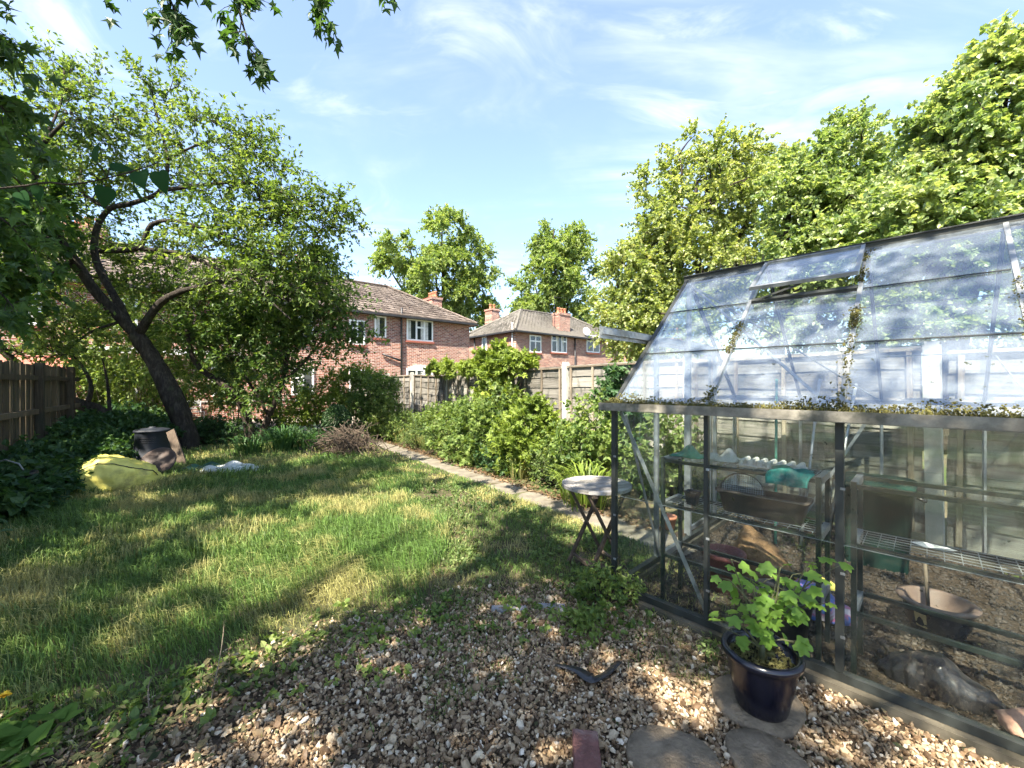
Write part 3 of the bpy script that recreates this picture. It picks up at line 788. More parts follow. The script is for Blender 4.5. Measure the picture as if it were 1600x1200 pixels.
# ------------------------------------------------------------------ houses
M['brickx'] = m_brick('brick front', 0); M['bricky'] = m_brick('brick side', 1)
M['white'] = m_plain('white window frame', (.78, .78, .76), .4, var=.05, sc=3)
M['sillred'] = m_plain('red tile sill', (.24, .075, .05), .7, var=.2)
M['dark'] = m_plain('black gutter', (.02, .02, .022), .5, var=.3)
M['potclay'] = m_plain('clay pot', (.42, .17, .09), .8, var=.25, sc=10, bump=.2)
M['curtain'] = m_plain('curtain', (.45, .45, .42), .9, var=.3, sc=6)
def m_winglass():
    a = NT('window glass')
    n = a.noise(a.obj(), .7, 2)
    return a.done(a.bsdf((.02, .026, .028), .03, nrm=a.bump(n, .08, .05), spec=.8))
M['wglass'] = m_winglass()
def m_roof(name, c1, c2, c3):
    a = NT(name); o = a.obj(); r = a.isl()
    c = a.ramp(a.math('ADD', a.math('MULTIPLY', a.noise(o, 6, 4, .6), .65), a.math('MULTIPLY', r, .35)), [(.3, c1), (.5, c2), (.72, c3)])
    c = a.mix(a.mr(a.noise(o, .5, 4), .45, .7, 0, .4), c, (.10, .09, .07))
    return a.done(a.bsdf(c, .9, nrm=a.bump(a.noise(o, 20, 3), .4, .01), spec=.2))
M['tiles1'] = m_roof('brown roof tiles', (.065, .05, .042), (.12, .095, .08), (.21, .175, .15))
M['tiles2'] = m_roof('grey roof tiles', (.075, .068, .058), (.13, .12, .105), (.20, .185, .165))
E2A = math.atan2(.637, .771)
def hip_roof(par, x0, x1, D, ez, rz_, mat, oh=.32, step=.30):
    """stepped tile courses on four hips, each tile row a real lip"""
    xa, xb, ya, yb = x0 - oh, x1 + oh, -oh, D + oh
    half = (yb - ya) / 2; rise = rz_ - ez + .12; slope = math.hypot(half, rise); nrow = int(slope / step)
    def quad_rows(corners, mb, tw):
        (ax, ay), (bx, by), (cx, cy), (dx_, dy_) = corners      # eave a-b, top d-c
        nrm = unit(np.array([(ay - by), (bx - ax), 0.0]))        # inwards
        for r in range(nrow):
            f0, f1 = r / nrow, (r + 1.12) / nrow
            f1 = min(f1, 1.0)
            l0 = np.array([ax + (dx_ - ax) * f0, ay + (dy_ - ay) * f0]); r0 = np.array([bx + (cx - bx) * f0, by + (cy - by) * f0])
            l1 = np.array([ax + (dx_ - ax) * f1, ay + (dy_ - ay) * f1]); r1 = np.array([bx + (cx - bx) * f1, by + (cy - by) * f1])
            L0 = np.linalg.norm(r0 - l0); nt_ = max(1, int(round(L0 / tw))); sh = (r % 2) * .5
            z0 = ez - .02 + rise * f0 + .065; z1 = ez - .02 + rise * f1 + .012
            for i in range(nt_):
                s0, s1 = i / nt_ + .012, (i + 1) / nt_ - .012
                j = random.uniform(-.006, .006)
                a_ = l0 + (r0 - l0) * s0; b_ = l0 + (r0 - l0) * s1; c_ = l1 + (r1 - l1) * s1; d_ = l1 + (r1 - l1) * s0
                mb.add([(*a_, z0 + j), (*b_, z0 + j), (*c_, z1 + j), (*d_, z1 + j), (*a_, z0 - .055), (*b_, z0 - .055)], [[0, 1, 2, 3], [4, 5, 1, 0]])
    mb = MB()
    R0, R1 = (xa + half, (ya + yb) / 2), (xb - half, (ya + yb) / 2)
    quad_rows([(xa, ya), (xb, ya), R1, R0], mb, .30)
    quad_rows([(xb, ya), (xb, yb), R1, R1], mb, .30)
    quad_rows([(xa, yb), (xa, ya), R0, R0], mb, .30)
    quad_rows([(xb, yb), (xa, yb), R0, R1], mb, .60)
    ztop = ez - .02 + rise
    mb.add([(xa, ya, ez - .03), (xb, ya, ez - .03), (xb, yb, ez - .03), (xa, yb, ez - .03), (*R0, ztop - .03), (*R1, ztop - .03)], [[0, 1, 5, 4], [2, 3, 4, 5], [3, 2, 1, 0]], [[1, 2, 5], [3, 0, 4]])
    rf = obj('roof', mb, mat, par); rf['kind'] = 'stuff'
    rc = MB()
    zr = ez + .03
    for p, q in (((xa, ya, zr), (*R0, ztop + .04)), ((xb, ya, zr), (*R1, ztop + .04)), ((xa, yb, zr), (*R0, ztop + .04)), ((xb, yb, zr), (*R1, ztop + .04)), ((*R0, ztop + .04), (*R1, ztop + .04))):
        rc.tube(np.linspace(p, q, 3), .075, 6)
    obj('ridge_tiles', rc, mat, rf)
    gt = MB(); g = .06
    gt.bb(xa - .02, xb + .02, ya - .10, ya - .005, ez - .12, ez - .02); gt.bb(xa - .10, xa - .005, ya, yb, ez - .12, ez - .022); gt.bb(xb + .005, xb + .10, ya, yb, ez - .12, ez - .022)
    obj('gutter', gt, M['dark'], rf)
    obj('soffit', MB().bb(xa + .01, xb - .01, ya + .01, yb - .01, ez - .10, ez - .035), M['dark'], rf)
    return rf
def chimney(rf, x, y, w, d, z0, z1, pots, along='x'):
    c = MB().bb(x - w / 2, x + w / 2, y - d / 2, y + d / 2, z0, z1 - .16).bb(x - w / 2 - .05, x + w / 2 + .05, y - d / 2 - .05, y + d / 2 + .05, z1 - .16, z1)
    o_ = obj('chimney', c, M['brickx'], rf)
    for i in range(pots):
        f = ((i + .5) / pots - .5)
        px, py = (x + f * w * .9, y) if along == 'x' else (x, y + f * d * .9)
        po = obj('chimney_pot', MB().lathe([(.0, z1), (.13, z1), (.11, z1 + .05), (.095, z1 + .32), (.12, z1 + .34), (.12, z1 + .40), (.09, z1 + .40), (.085, z1 + .2)], 12, (px, py, 0)), M['potclay'], rf, True)
def window(par, face, c, z0, z1, w, lights, arch=False, curtain=True):
    """face 'f' front wall (y=0) or 'l' left wall (x=0); c = centre along wall; lights: list of (x0, x1, transom)"""
    def T(a, out_, z_):
        return (c + a, -out_, z_) if face == 'f' else (-out_, -(c + a) if False else c + a, z_)
    def bx(mb, a0, a1, o0, o1, q0, q1):
        P = [T(a, o, q) for q in (q0, q1) for o in (o0, o1) for a in (a0, a1)]
        mb.add(P, [[0, 2, 3, 1], [4, 5, 7, 6], [0, 1, 5, 4], [2, 6, 7, 3], [0, 4, 6, 2], [1, 3, 7, 5]])
    fr = MB(); h = w / 2; t = .075
    bx(fr, -h, h, .0, .06, z1 - t, z1); bx(fr, -h, h, .0, .06, z0, z0 + t)
    bx(fr, -h, -h + t, .002, .058, z0 + t, z1 - t); bx(fr, h - t, h, .002, .058, z0 + t, z1 - t)
    for (a0, a1, tr) in lights[:-1]: bx(fr, -h + a1 * w - .045, -h + a1 * w + .045, .004, .056, z0 + t, z1 - t)
    for (a0, a1, tr) in lights:
        if tr: bx(fr, -h + a0 * w + .05, -h + a1 * w - .05, .006, .06, z1 - t - (z1 - z0) * tr - .045, z1 - t - (z1 - z0) * tr + .045)
    if arch:
        for i in range(12):
            a0 = -h + w * i / 12; a1 = a0 + w / 12; zz = z1 + .24 * (1 - ((a0 + a1) / 2 / h) ** 2)
            bx(fr, a0, a1, .0, .05, z1 + .001, zz)
    f = obj('window', fr, M['white'], par)
    for (a0, a1, tr) in lights:
        g = MB(); bx(g, -h + a0 * w + .03, -h + a1 * w - .03, .014, .026, z0 + .05, z1 - .05); obj('pane', g, M['wglass'], f)
        if curtain and RN.uniform() < .6:
            g = MB(); e = -h + a0 * w + (.055 if RN.uniform() < .5 else (a1 - a0) * w * .55); bx(g, e, e + (a1 - a0) * w * .34, .027, .030, z0 + .09, z1 - .09); obj('curtain', g, M['curtain'], f)
    s = MB(); bx(s, -h - .06, h + .06, .0, .09, z0 - .11, z0 - .003); obj('window_sill', s, M['sillred'], f)
def house(name, label, org, x0, x1, D, ez, rz_, tiles):
    t = thing(name, label, 'house', (org[0], org[1], 0), E2A)
    obj('wall', MB().bb(x0, x1, 0, .25, -.02, ez - .05), M['brickx'], t)
    obj('wall', MB().bb(x0, x0 + .25, .252, D, -.02, ez - .052), M['bricky'], t)
    obj('wall', MB().bb(x1 - .25, x1, .252, D, -.02, ez - .052), M['bricky'], t)
    obj('wall', MB().bb(x0 + .252, x1 - .252, D - .25, D, -.02, ez - .052), M['brickx'], t)
    rf = hip_roof(t, x0, x1, D, ez, rz_, tiles)
    return t, rf
def hx(org, u, y=0.0):            # position along a front wall of the point seen at picture column u
    r = (u - 800) / FPX; ox = org[0] - .637 * y; oy = org[1] + .771 * y
    return (r * oy - ox) / (.771 - .637 * r)
def hz(org, x, v, y=0.0): return H + (600 - v) / FPX * (org[1] + .637 * x + .771 * y)
O1 = (-2.5, 24.0)
h1, r1 = house('brick_house', 'long red brick house with brown tiled hip roof behind the apple tree', O1, -23.0, 0.0, 7.0, 4.98, 7.14, M['tiles1'])
xa, xb = hx(O1, 635), hx(O1, 676); xm = (xa + xb) / 2
window(h1, 'f', xm, hz(O1, xm, 533), hz(O1, xm, 500), xb - xa, [(0, .36, 0), (.36, .66, .3), (.66, 1, 0)])
window(h1, 'f', xm, 1.05, hz(O1, xm, 577), xb - xa, [(0, .36, 0), (.36, .66, .3), (.66, 1, 0)], arch=True)
xa, xb = hx(O1, 585), hx(O1, 603); xs = (xa + xb) / 2
window(h1, 'f', xs, hz(O1, xs, 528), hz(O1, xs, 494), xb - xa, [(0, 1, 0)])
for u0, u1 in ((545, 570), (455, 490), (330, 370), (170, 215), (40, 66)):
    xa, xb = hx(O1, u0), hx(O1, u1)
    if xb - xa < .1 or xa < -22: continue
    xs = (xa + xb) / 2; window(h1, 'f', xs, 3.35, 4.55, min(1.9, xb - xa), [(0, .5, .28), (.5, 1, 0)])
    window(h1, 'f', xs, .95, 2.15, min(1.9, xb - xa), [(0, .5, .28), (.5, 1, 0)])
xd = hx(O1, 626)
obj('drain_pipe', MB().tube([(xd, -.10, 0), (xd, -.10, 4.9), (xd, -.14, 5.4)], .055, 8).tube([(xd - 1.0, -.08, 2.95), (xd, -.10, 2.65)], .05, 8), M['dark'], h1, True)
chimney(r1, -.05, 4.3, .75, 1.1, 4.6, 7.15, 4, 'y')
chimney(r1, hx(O1, 478, 3.5), 3.5, 1.3, .7, 6.6, 7.75, 3)
chimney(r1, hx(O1, 130, 3.5), 3.5, 1.3, .7, 6.6, 7.75, 4)
O2 = (.25, 27.0)
h2, r2 = house('brick_house', 'red brick house with grey hip roof seen corner on above the fence', O2, 0.0, 12.0, 6.3, 4.98, 7.03, M['tiles2'])
for u0, u1, li in ((827, 845, [(0, .5, .28), (.5, 1, .28)]), (861, 885, [(0, .33, .28), (.33, .66, 0), (.66, 1, .28)]), (916, 936, [(0, .5, .3), (.5, 1, .3)])):
    xa, xb = hx(O2, u0), hx(O2, u1); xs = (xa + xb) / 2
    window(h2, 'f', xs, hz(O2, xs, 551), hz(O2, xs, 524), xb - xa, li)
def hyl(org, u):
    r = (u - 800) / FPX; return (r * org[1] - org[0]) / (-.637 - .771 * r)
for u0, u1, v0, v1 in ((754, 761, 526, 551), (781, 789, 543, 556)):
    ya, yb = hyl(O2, u1), hyl(O2, u0); ys = (ya + yb) / 2; Yd = O2[1] + .771 * ys
    window(h2, 'l', ys, H + (600 - v1) / FPX * Yd, H + (600 - v0) / FPX * Yd, yb - ya, [(0, 1, 0)], curtain=False)
xd = hx(O2, 897); obj('drain_pipe', MB().tube([(xd, -.10, 0), (xd, -.10, 4.9)], .05, 8), M['dark'], h2, True)
yd = hyl(O2, 743); obj('drain_pipe', MB().tube([(-.10, yd, 0), (-.10, yd, 4.9)], .05, 8), M['dark'], h2, True)
obj('drain_pipe', MB().tube([(-.10, .25, 0), (-.10, .25, 5.5)], .045, 8), M['white'], h2, True)
xc = hx(O2, 878, .7); chimney(r2, xc, .75, 1.15, .7, 4.8, 6.75, 3)
chimney(r2, 2.55, 6.0, .8, .9, 4.8, 7.5, 2)
obj('aerial', MB().tube([(xc - .7, .8, 5.2), (xc - .7, .8, 8.0)], .018, 5).tube([(xc - .8, .8, 7.9), (xc + .6, .8, 8.0)], .014, 5), M['dark'], r2)
di = obj('satellite_dish', MB().lathe([(0.0, 0.0), (.15, .02), (.27, .07), (.30, .11), (.28, .10), (.0, .03)], 16), M['white'], r2, True)
xx = hx(O2, 914); di.location = (xx, -.1, 5.45); di.rotation_euler = (math.radians(75), 0, math.radians(-20))
O3 = (O2[0] + .771 * 16.5, O2[1] + .637 * 16.5)
h3, r3 = house('brick_house', 'far red brick house mostly hidden behind the big sycamores', O3, 0.0, 12.0, 6.3, 4.98, 7.03, M['tiles2'])
for xs in (1.5, 4.2, 8.0): window(h3, 'f', xs, 3.35, 4.5, 1.3, [(0, .5, .28), (.5, 1, .28)])
chimney(r3, .0, 2.6, .8, .8, 4.8, 7.5, 2); chimney(r3, 5.5, .75, 1.15, .7, 4.8, 6.9, 3)

# ------------------------------------------------------------------ trees
def P3(*l): return [A3(*x) for x in l]
# old apple tree on the left
L1 = P3((296, 703, 9.3), (287, 662, 9.3), (263, 606, 9.25), (239, 561, 9.2), (212, 522, 9.15)); L1[0][2] = -.05
apple_limbs = [
    (L1, .235, .145),
    (P3((214, 524, 9.15), (178, 487, 9.0), (145, 450, 8.8), (118, 408, 8.6), (92, 370, 8.4), (74, 338, 8.2), (55, 290, 8.0), (62, 235, 7.8), (100, 190, 7.6)), .125, .026),
    (P3((207, 520, 9.15), (186, 476, 9.2), (160, 430, 9.25), (148, 395, 9.25), (152, 355, 9.25), (172, 326, 9.25), (205, 318, 9.2), (250, 298, 9.2), (262, 250, 9.2), (247, 190, 9.3), (236, 135, 9.3)), .09, .018),
    (P3((216, 522, 9.15), (246, 478, 9.05), (276, 458, 9.0), (312, 448, 8.9), (352, 440, 8.8), (405, 452, 8.6), (450, 470, 8.4)), .09, .018),
    (P3((158, 392, 9.2), (215, 388, 9.0), (236, 352, 8.9), (272, 345, 8.8), (330, 360, 8.6), (390, 380, 8.4), (450, 402, 8.3)), .06, .014),
    (P3((215, 388, 9.0), (282, 396, 8.7), (340, 420, 8.5), (400, 452, 8.3), (455, 500, 8.2)), .05, .014),
    (P3((262, 250, 9.2), (300, 230, 9.0), (350, 215, 8.8), (400, 205, 8.7)), .03, .01),
    (P3((250, 298, 9.2), (310, 290, 9.0), (380, 285, 8.8), (440, 300, 8.7), (500, 330, 8.6)), .05, .012),
    (P3((62, 235, 7.8), (95, 160, 8.0), (100, 110, 8.2)), .03, .01),
    (P3((172, 326, 9.25), (130, 300, 9.6), (125, 240, 9.8), (110, 190, 9.9)), .06, .012),
    (P3((120, 410, 8.6), (60, 440, 8.3), (20, 470, 8.1)), .05, .014),
    (P3((196, 500, 9.1), (140, 520, 8.8), (90, 560, 8.6)), .04, .012),
]
def bl(u, v, Y, ru, rv, ry, n): return (A3(u, v, Y), (ru / FPX * Y, ry, rv / FPX * Y), n)
tree('apple_tree', 'old leaning apple tree with crooked grey limbs on the left', 'tree', G(296, 703, 0) * 0 + np.array([L1[0][0], L1[0][1], 0]), apple_limbs,
     [bl(240, 150, 9.2, 45, 62, .5, 20), bl(120, 165, 8.6, 75, 70, .9, 56), bl(150, 430, 10.6, 120, 80, .6, 70), bl(300, 480, 10.0, 90, 60, .5, 40), bl(40, 250, 8.2, 70, 90, .8, 50), bl(330, 235, 8.9, 85, 55, .8, 42), bl(390, 300, 8.7, 80, 55, .9, 52),
      bl(465, 345, 8.5, 75, 45, .8, 40), bl(230, 270, 9.8, 80, 50, .8, 40), bl(120, 310, 9.8, 90, 70, .8, 54), bl(50, 400, 9.4, 90, 90, .8, 52),
      bl(340, 380, 8.6, 95, 55, 1.0, 60), bl(440, 425, 8.5, 80, 60, .9, 52), bl(250, 420, 10.4, 90, 60, .6, 36), bl(70, 520, 8.4, 80, 60, .8, 26), bl(390, 215, 8.8, 35, 22, .3, 7), bl(525, 325, 8.4, 22, 22, .3, 6)],
     M['apple'], M['bark'], .10, .66, 6, 11, OVAL, .18, (.022, .006))
lb_ = P3((214, 676, 9.6), (160, 646, 9.2), (105, 626, 8.8), (55, 602, 8.4), (22, 566, 8.0), (-20, 520, 7.8)); lb_[0][2] = -.03
tree('fallen_tree', 'dark low tree bough stretching left in front of the board fence', 'tree', (lb_[0][0], lb_[0][1], 0),
     [(lb_, .15, .05), (P3((135, 638, 9.0), (142, 600, 9.1), (118, 560, 9.0), (88, 540, 8.8)), .05, .015), (P3((172, 650, 9.3), (168, 600, 9.4), (160, 560, 9.5)), .04, .015)],
     [bl(90, 540, 8.7, 80, 35, .7, 22), bl(30, 520, 8.0, 60, 50, .6, 16)], M['apple'], M['bark2'], .10, .5, 4, 9)
tr2 = P3((392, 694, 10.4), (386, 655, 10.4), (372, 622, 10.3), (345, 598, 10.2), (318, 580, 10.1), (300, 556, 10.0), (292, 515, 9.9)); tr2[0][2] = -.03
tr3 = P3((404, 692, 10.5), (420, 650, 10.5), (440, 600, 10.4), (452, 540, 10.3), (460, 480, 10.2))
tree('hawthorn_tree', 'slender dark stemmed small tree in the middle of the left trees', 'tree', (tr2[0][0], tr2[0][1], 0),
     [(tr2, .125, .04), (tr3, .09, .03), (P3((440, 600, 10.4), (480, 560, 10.2), (520, 510, 10.0), (545, 490, 9.9)), .04, .012), (P3((420, 650, 10.5), (370, 560, 10.4), (360, 500, 10.3)), .04, .015)],
     [bl(450, 470, 10.0, 85, 60, 1.0, 70), bl(520, 500, 9.8, 55, 45, .7, 32), bl(400, 540, 10.2, 90, 60, 1.0, 60), bl(465, 545, 10.0, 45, 38, .6, 26), bl(330, 500, 10.3, 70, 60, .8, 40), bl(390, 620, 10.4, 60, 30, .6, 12), bl(500, 420, 9.9, 40, 25, .5, 16)],
     M['hawthorn'], M['bark2'], .115, .66, 6, 13, OVAL, .2, (.018, .006))

# dark tree added beyond the left fence, shading the leaning apple trunk
db = np.array([-10.6, 5.6, 0.0])
tree('elder_tree', 'dark leafy tree cut by the left edge above the board fence', 'tree', db,
     [([db, db + (.2, 0, 1.4), db + (.5, .1, 2.6)], .16, .10), ([db + (.5, .1, 2.6), db + (1.2, .3, 3.6), db + (1.9, .6, 4.4)], .08, .02), ([db + (.5, .1, 2.6), db + (.4, .6, 4.0), db + (.6, 1.0, 5.2)], .08, .02), ([db + (.2, 0, 1.4), db + (1.4, .5, 2.4), db + (2.4, .9, 2.9)], .06, .015)],
     [((-9.3, 6.1, 4.2), (1.5, 1.3, 1.3), 95), ((-8.5, 6.5, 3.1), (.9, .8, .7), 34), ((-9.9, 6.6, 5.4), (1.3, 1.2, .8), 50), ((-9.6, 7.8, 4.6), (1.2, 1.0, 1.0), 50)], M['maple'], M['bark2'], .125, .55, 6, 9, BROAD, .25, (.02, .006), twigs=False)
# maple behind the camera whose boughs overhang the garden
mtk = np.array([-4.6, -3.4, 0.0])
def in_view(t):
    u = 800 + FPX * t[:, 0] / np.maximum(t[:, 1], .05); v = 600 - FPX * (t[:, 2] - H) / np.maximum(t[:, 1], .05)
    return (t[:, 1] > .1) & (u > -190) & (u < 1800) & (v > -190)
def sun_gap(t):        # hole cut through the crown along the sun's ray to light the lawn
    s = np.array(sdir[:]); d = t - np.array([-1.55, 3.95, 0]); d = d - (d @ s)[:, None] * s
    return np.linalg.norm(d, axis=1) < 1.2
maple = tree('maple_tree', 'overhanging maple with pointed leaves at the top left corner', 'tree', mtk,
     [([mtk, mtk + (.1, .1, 1.5), mtk + (.3, .2, 3.0), mtk + (.5, .5, 4.5)], .32, .2),
      ([mtk + (.3, .2, 3.0), mtk + (1.5, 1.6, 4.1), mtk + (2.6, 3.2, 4.6), (-1.2, 1.0, 4.6), (-1.0, 1.9, 4.5)], .12, .02),
      ([mtk + (.5, .5, 4.5), mtk + (-.9, 2.0, 5.2), mtk + (-2.0, 4.0, 5.2), mtk + (-2.8, 5.6, 4.6)], .12, .02),
      ([mtk + (.5, .5, 4.5), mtk + (2.4, .6, 6.0), mtk + (4.4, .8, 6.4)], .12, .03),
      ([mtk + (.5, .5, 4.5), mtk + (.6, .8, 6.5), mtk + (.8, 1.5, 8.5)], .14, .03),
      ([mtk + (.3, .2, 3.0), mtk + (-.9, 2.6, 3.2), (-5.0, 1.5, 3.2), (-4.9, 2.9, 2.9)], .08, .015)],
     [((-2.5, -.4, 5.0), (2.4, 2.0, 1.0), 150), ((-4.9, .2, 5.2), (2.2, 2.2, 1.2), 130), ((-7.2, 2.4, 5.0), (2.2, 1.9, 1.1), 120), ((-5.4, 1.9, 5.6), (1.8, 1.2, .9), 70), ((-4.0, -2.5, 6.8), (3.0, 2.4, 1.6), 60), ((-.9, -2.1, 5.6), (1.9, 1.5, 1.0), 84), ((.8, .1, 6.3), (1.8, 1.1, .6), 44), ((-6.2, 2.5, 7.0), (2.3, 1.7, .9), 100)],  # unseen crown clumps, placed to shade lawn, gravel and fence
     M['maple'], M['bark'], .13, .6, 4, 8, MAPLE, .3, (.022, .006), keep=lambda t: ~in_view(t) & ~sun_gap(t), twigs=False)
# its leaves that hang into the picture, one by one
leaf_me = MB().add(MAPLE[0], MAPLE[1]).mesh('leaf'); leaf_me.materials.append(M['maple'])
def hang(mesh, par, org, P, ax, nr, size):
    o_ = obj('leaf', mesh, None, par)
    ax = unit(ax); sd = unit(np.cross(ax, nr)); nr = np.cross(sd, ax)
    m_ = Matrix(((sd[0], ax[0], nr[0], 0), (sd[1], ax[1], nr[1], 0), (sd[2], ax[2], nr[2], 0), (0, 0, 0, 1)))
    o_.matrix_local = Matrix.Translation(Vector(P - org)) @ m_ @ Matrix.Scale(size, 4)
    return o_
def bough(pts, r0, n_tw, tl, nlf, size, droop=.55, single=True):
    bm_ = MB(); L = limb(bm_, pts, r0, .004, 5, 6, .02); q = []
    for i in range(n_tw):
        s = L[min(len(L) - 1, int(len(L) * (.3 + .7 * (i + RN.uniform(0, .9)) / n_tw)))]
        d = unit(unit(L[-1] - L[0]) * .5 + RN.normal(0, .6, 3) + np.array([0, 0, -.25])); l = tl * RN.uniform(.5, 1.1)
        e = s + d * l; e[2] -= droop * l * .4
        bm_.tube(curve(s, e, 4, .06), np.linspace(.004, .0015, 4), 4, False)
        for j in range(nlf):
            t = RN.uniform(.2, 1.05); P = s + (e - s) * t + RN.normal(0, .03, 3)
            ax = d * .5 + RN.normal(0, .5, 3); ax[2] -= .75
            nr = RN.normal(0, .5, 3) + np.array([-.2, -.5, .75])
            q.append((P, ax, nr, size * RN.uniform(.65, 1.2)))
    obj('bough', bm_, M['bark'], maple, True, True)
    if single:
        for a_ in q: hang(leaf_me, maple, mtk, *a_)
    else:
        mb = MB(); put_leaves(mb, MAPLE, *[np.array([a_[k] for a_ in q]) for k in range(4)])
        obj('leaf_spray', mb, M['maple'], maple, False, True)['kind'] = 'stuff'
bough(P3((225, -190, 2.9), (240, -90, 3.0), (262, -10, 3.05), (285, 35, 3.1)), .02, 11, .26, 8, .10)
bough(P3((340, -170, 2.8), (360, -60, 2.9), (375, 20, 3.0), (390, 75, 3.0)), .02, 11, .24, 9, .10)
bough(P3((470, -200, 2.7), (480, -90, 2.8), (490, -10, 2.85), (508, 35, 2.9)), .015, 7, .18, 8, .095)
bough(P3((600, -200, 2.7), (605, -100, 2.8), (612, -20, 2.85), (618, 5, 2.9)), .012, 2, .12, 6, .09)
bough(P3((170, -160, 3.0), (168, -60, 3.0), (166, -5, 3.1)), .012, 2, .15, 5, .09)
for a_ in (((-190, 60, 3.2), (-90, 90, 3.3), (-30, 130, 3.3), (10, 175, 3.3)), ((-190, 180, 3.4), (-80, 220, 3.4), (0, 260, 3.5), (45, 300, 3.5)), ((-190, -60, 3.2), (-90, -20, 3.3), (-40, 20, 3.3), (-5, 60, 3.3)),
           ((-190, 300, 3.6), (-80, 310, 3.7), (0, 340, 3.8), (50, 390, 3.8)), ((-190, 120, 3.8), (-80, 140, 3.9), (0, 190, 4.0), (70, 230, 4.0)), ((-190, 400, 3.6), (-80, 420, 3.7), (-10, 450, 3.8), (30, 490, 3.8))):
    bough(P3(*a_), .02, 14, .36, 8, .125, single=False)

# sycamores on the right and street trees behind the houses
def big_tree(name, label, bx, by, blobs, leafm, size, R, T, ntw, nlf, trunk_h, r0, group=None, up=.15, droop=.3):
    base = np.array([bx, by, 0.0])
    limbs = [([base, base + (0, 0, trunk_h * .5), base + (.1, 0, trunk_h)], r0, r0 * .7)]
    top = base + (.1, 0, trunk_h)
    for c, rad, n in blobs:
        c = np.asarray(c, float)
        limbs.append(([top, top + (c - top) * .35 + np.array([0, 0, .5]), top + (c - top) * .75, c + np.array([0, 0, rad[2] * .5])], r0 * .5, .05))
    return tree(name, label, 'tree', base, limbs, blobs, leafm, M['bark2'], size, R, ntw, nlf, T, droop, (.05, .012), up, group, bias=.22, twigs=False)
big_tree('sycamore_tree', 'broad sycamore with brownish keys behind the greenhouse gable', 6.3, 17.5,
         [bl(1090, 320, 16.5, 105, 75, 2.2, 60), bl(1120, 255, 17, 70, 45, 1.6, 34), bl(1010, 420, 16.2, 55, 60, 1.6, 34), bl(1100, 420, 16, 110, 70, 2.0, 64), bl(985, 500, 16, 40, 50, 1.2, 22), bl(1040, 500, 15.6, 70, 60, 1.4, 36), bl(1190, 330, 17, 60, 80, 1.8, 36), bl(1180, 450, 16.5, 80, 70, 1.8, 40), bl(960, 475, 16.5, 20, 20, .6, 6), bl(1030, 345, 16.8, 40, 40, 1.2, 14)],
         M['syc2'], .125, .95, BROAD, 12, 22, 3.5, .35)
big_tree('sycamore_tree', 'pale green sycamore in the middle of the right hand trees', 8.0, 12.5,
         [bl(1300, 268, 12.2, 72, 50, 1.2, 50), bl(1265, 345, 12, 60, 60, 1.2, 44), bl(1335, 212, 12.3, 28, 28, .6, 12), bl(1380, 325, 12, 80, 55, 1.2, 46), bl(1300, 420, 11.6, 100, 60, 1.2, 44), bl(1330, 500, 11.6, 120, 50, 1.2, 40), bl(1235, 300, 12.2, 30, 30, .8, 10)],
         M['syc'], .11, .75, BROAD, 12, 21, 3.0, .3)
big_tree('sycamore_tree', 'tall near sycamore at the right edge with large pale leaves', 9.2, 8.6,
         [bl(1540, 200, 8.6, 95, 75, 1.2, 60), bl(1470, 260, 8.8, 60, 50, .9, 30), bl(1580, 110, 8.6, 60, 50, 1.0, 28), bl(1465, 185, 8.8, 30, 32, .6, 10), bl(1500, 330, 8.4, 100, 55, 1.1, 42), bl(1640, 250, 8.4, 90, 120, 1.2, 30), bl(1420, 360, 8.8, 70, 45, 1.0, 24), bl(1560, 420, 8.6, 120, 60, 1.0, 34), bl(1480, 490, 8.8, 120, 50, .9, 34), bl(1620, 500, 8.4, 90, 60, .9, 26)],
         M['syc'], .105, .62, BROAD, 12, 19, 2.5, .3)
def far_tree(label, bx, by, Y, discs, m_, size):
    big_tree('street_tree', label, bx, by, [bl(u, v, Y + dy, ru, rv, ru / FPX * Y * .9, n) for u, v, ru, rv, dy, n in discs], M[m_], size * .8, 1.5, OVAL, 16, 22, 6.0, .5, 'street trees behind the houses')
far_tree('wide street tree behind the brown tiled roof', -7.7, 46, 45,
         [(690, 360, 45, 30, 0, 18), (640, 400, 50, 28, -2, 18), (735, 400, 38, 35, 1, 18), (680, 430, 70, 38, -1, 34), (735, 465, 40, 38, 1, 20), (655, 455, 45, 30, -1, 16), (760, 490, 14, 18, 2, 5), (605, 420, 16, 12, 0, 4), (720, 500, 45, 30, 2, 16)], 'lime', .42)
far_tree('round street tree above the grey roofed house', 5.0, 46, 45,
         [(865, 372, 35, 24, 0, 14), (900, 375, 22, 25, 1, 9), (870, 420, 50, 32, -1, 28), (910, 410, 34, 25, 1, 14), (835, 455, 38, 28, -1, 16), (885, 465, 45, 32, 0, 20), (905, 500, 18, 14, 0, 5), (815, 475, 20, 14, 0, 6)], 'lime', .42)

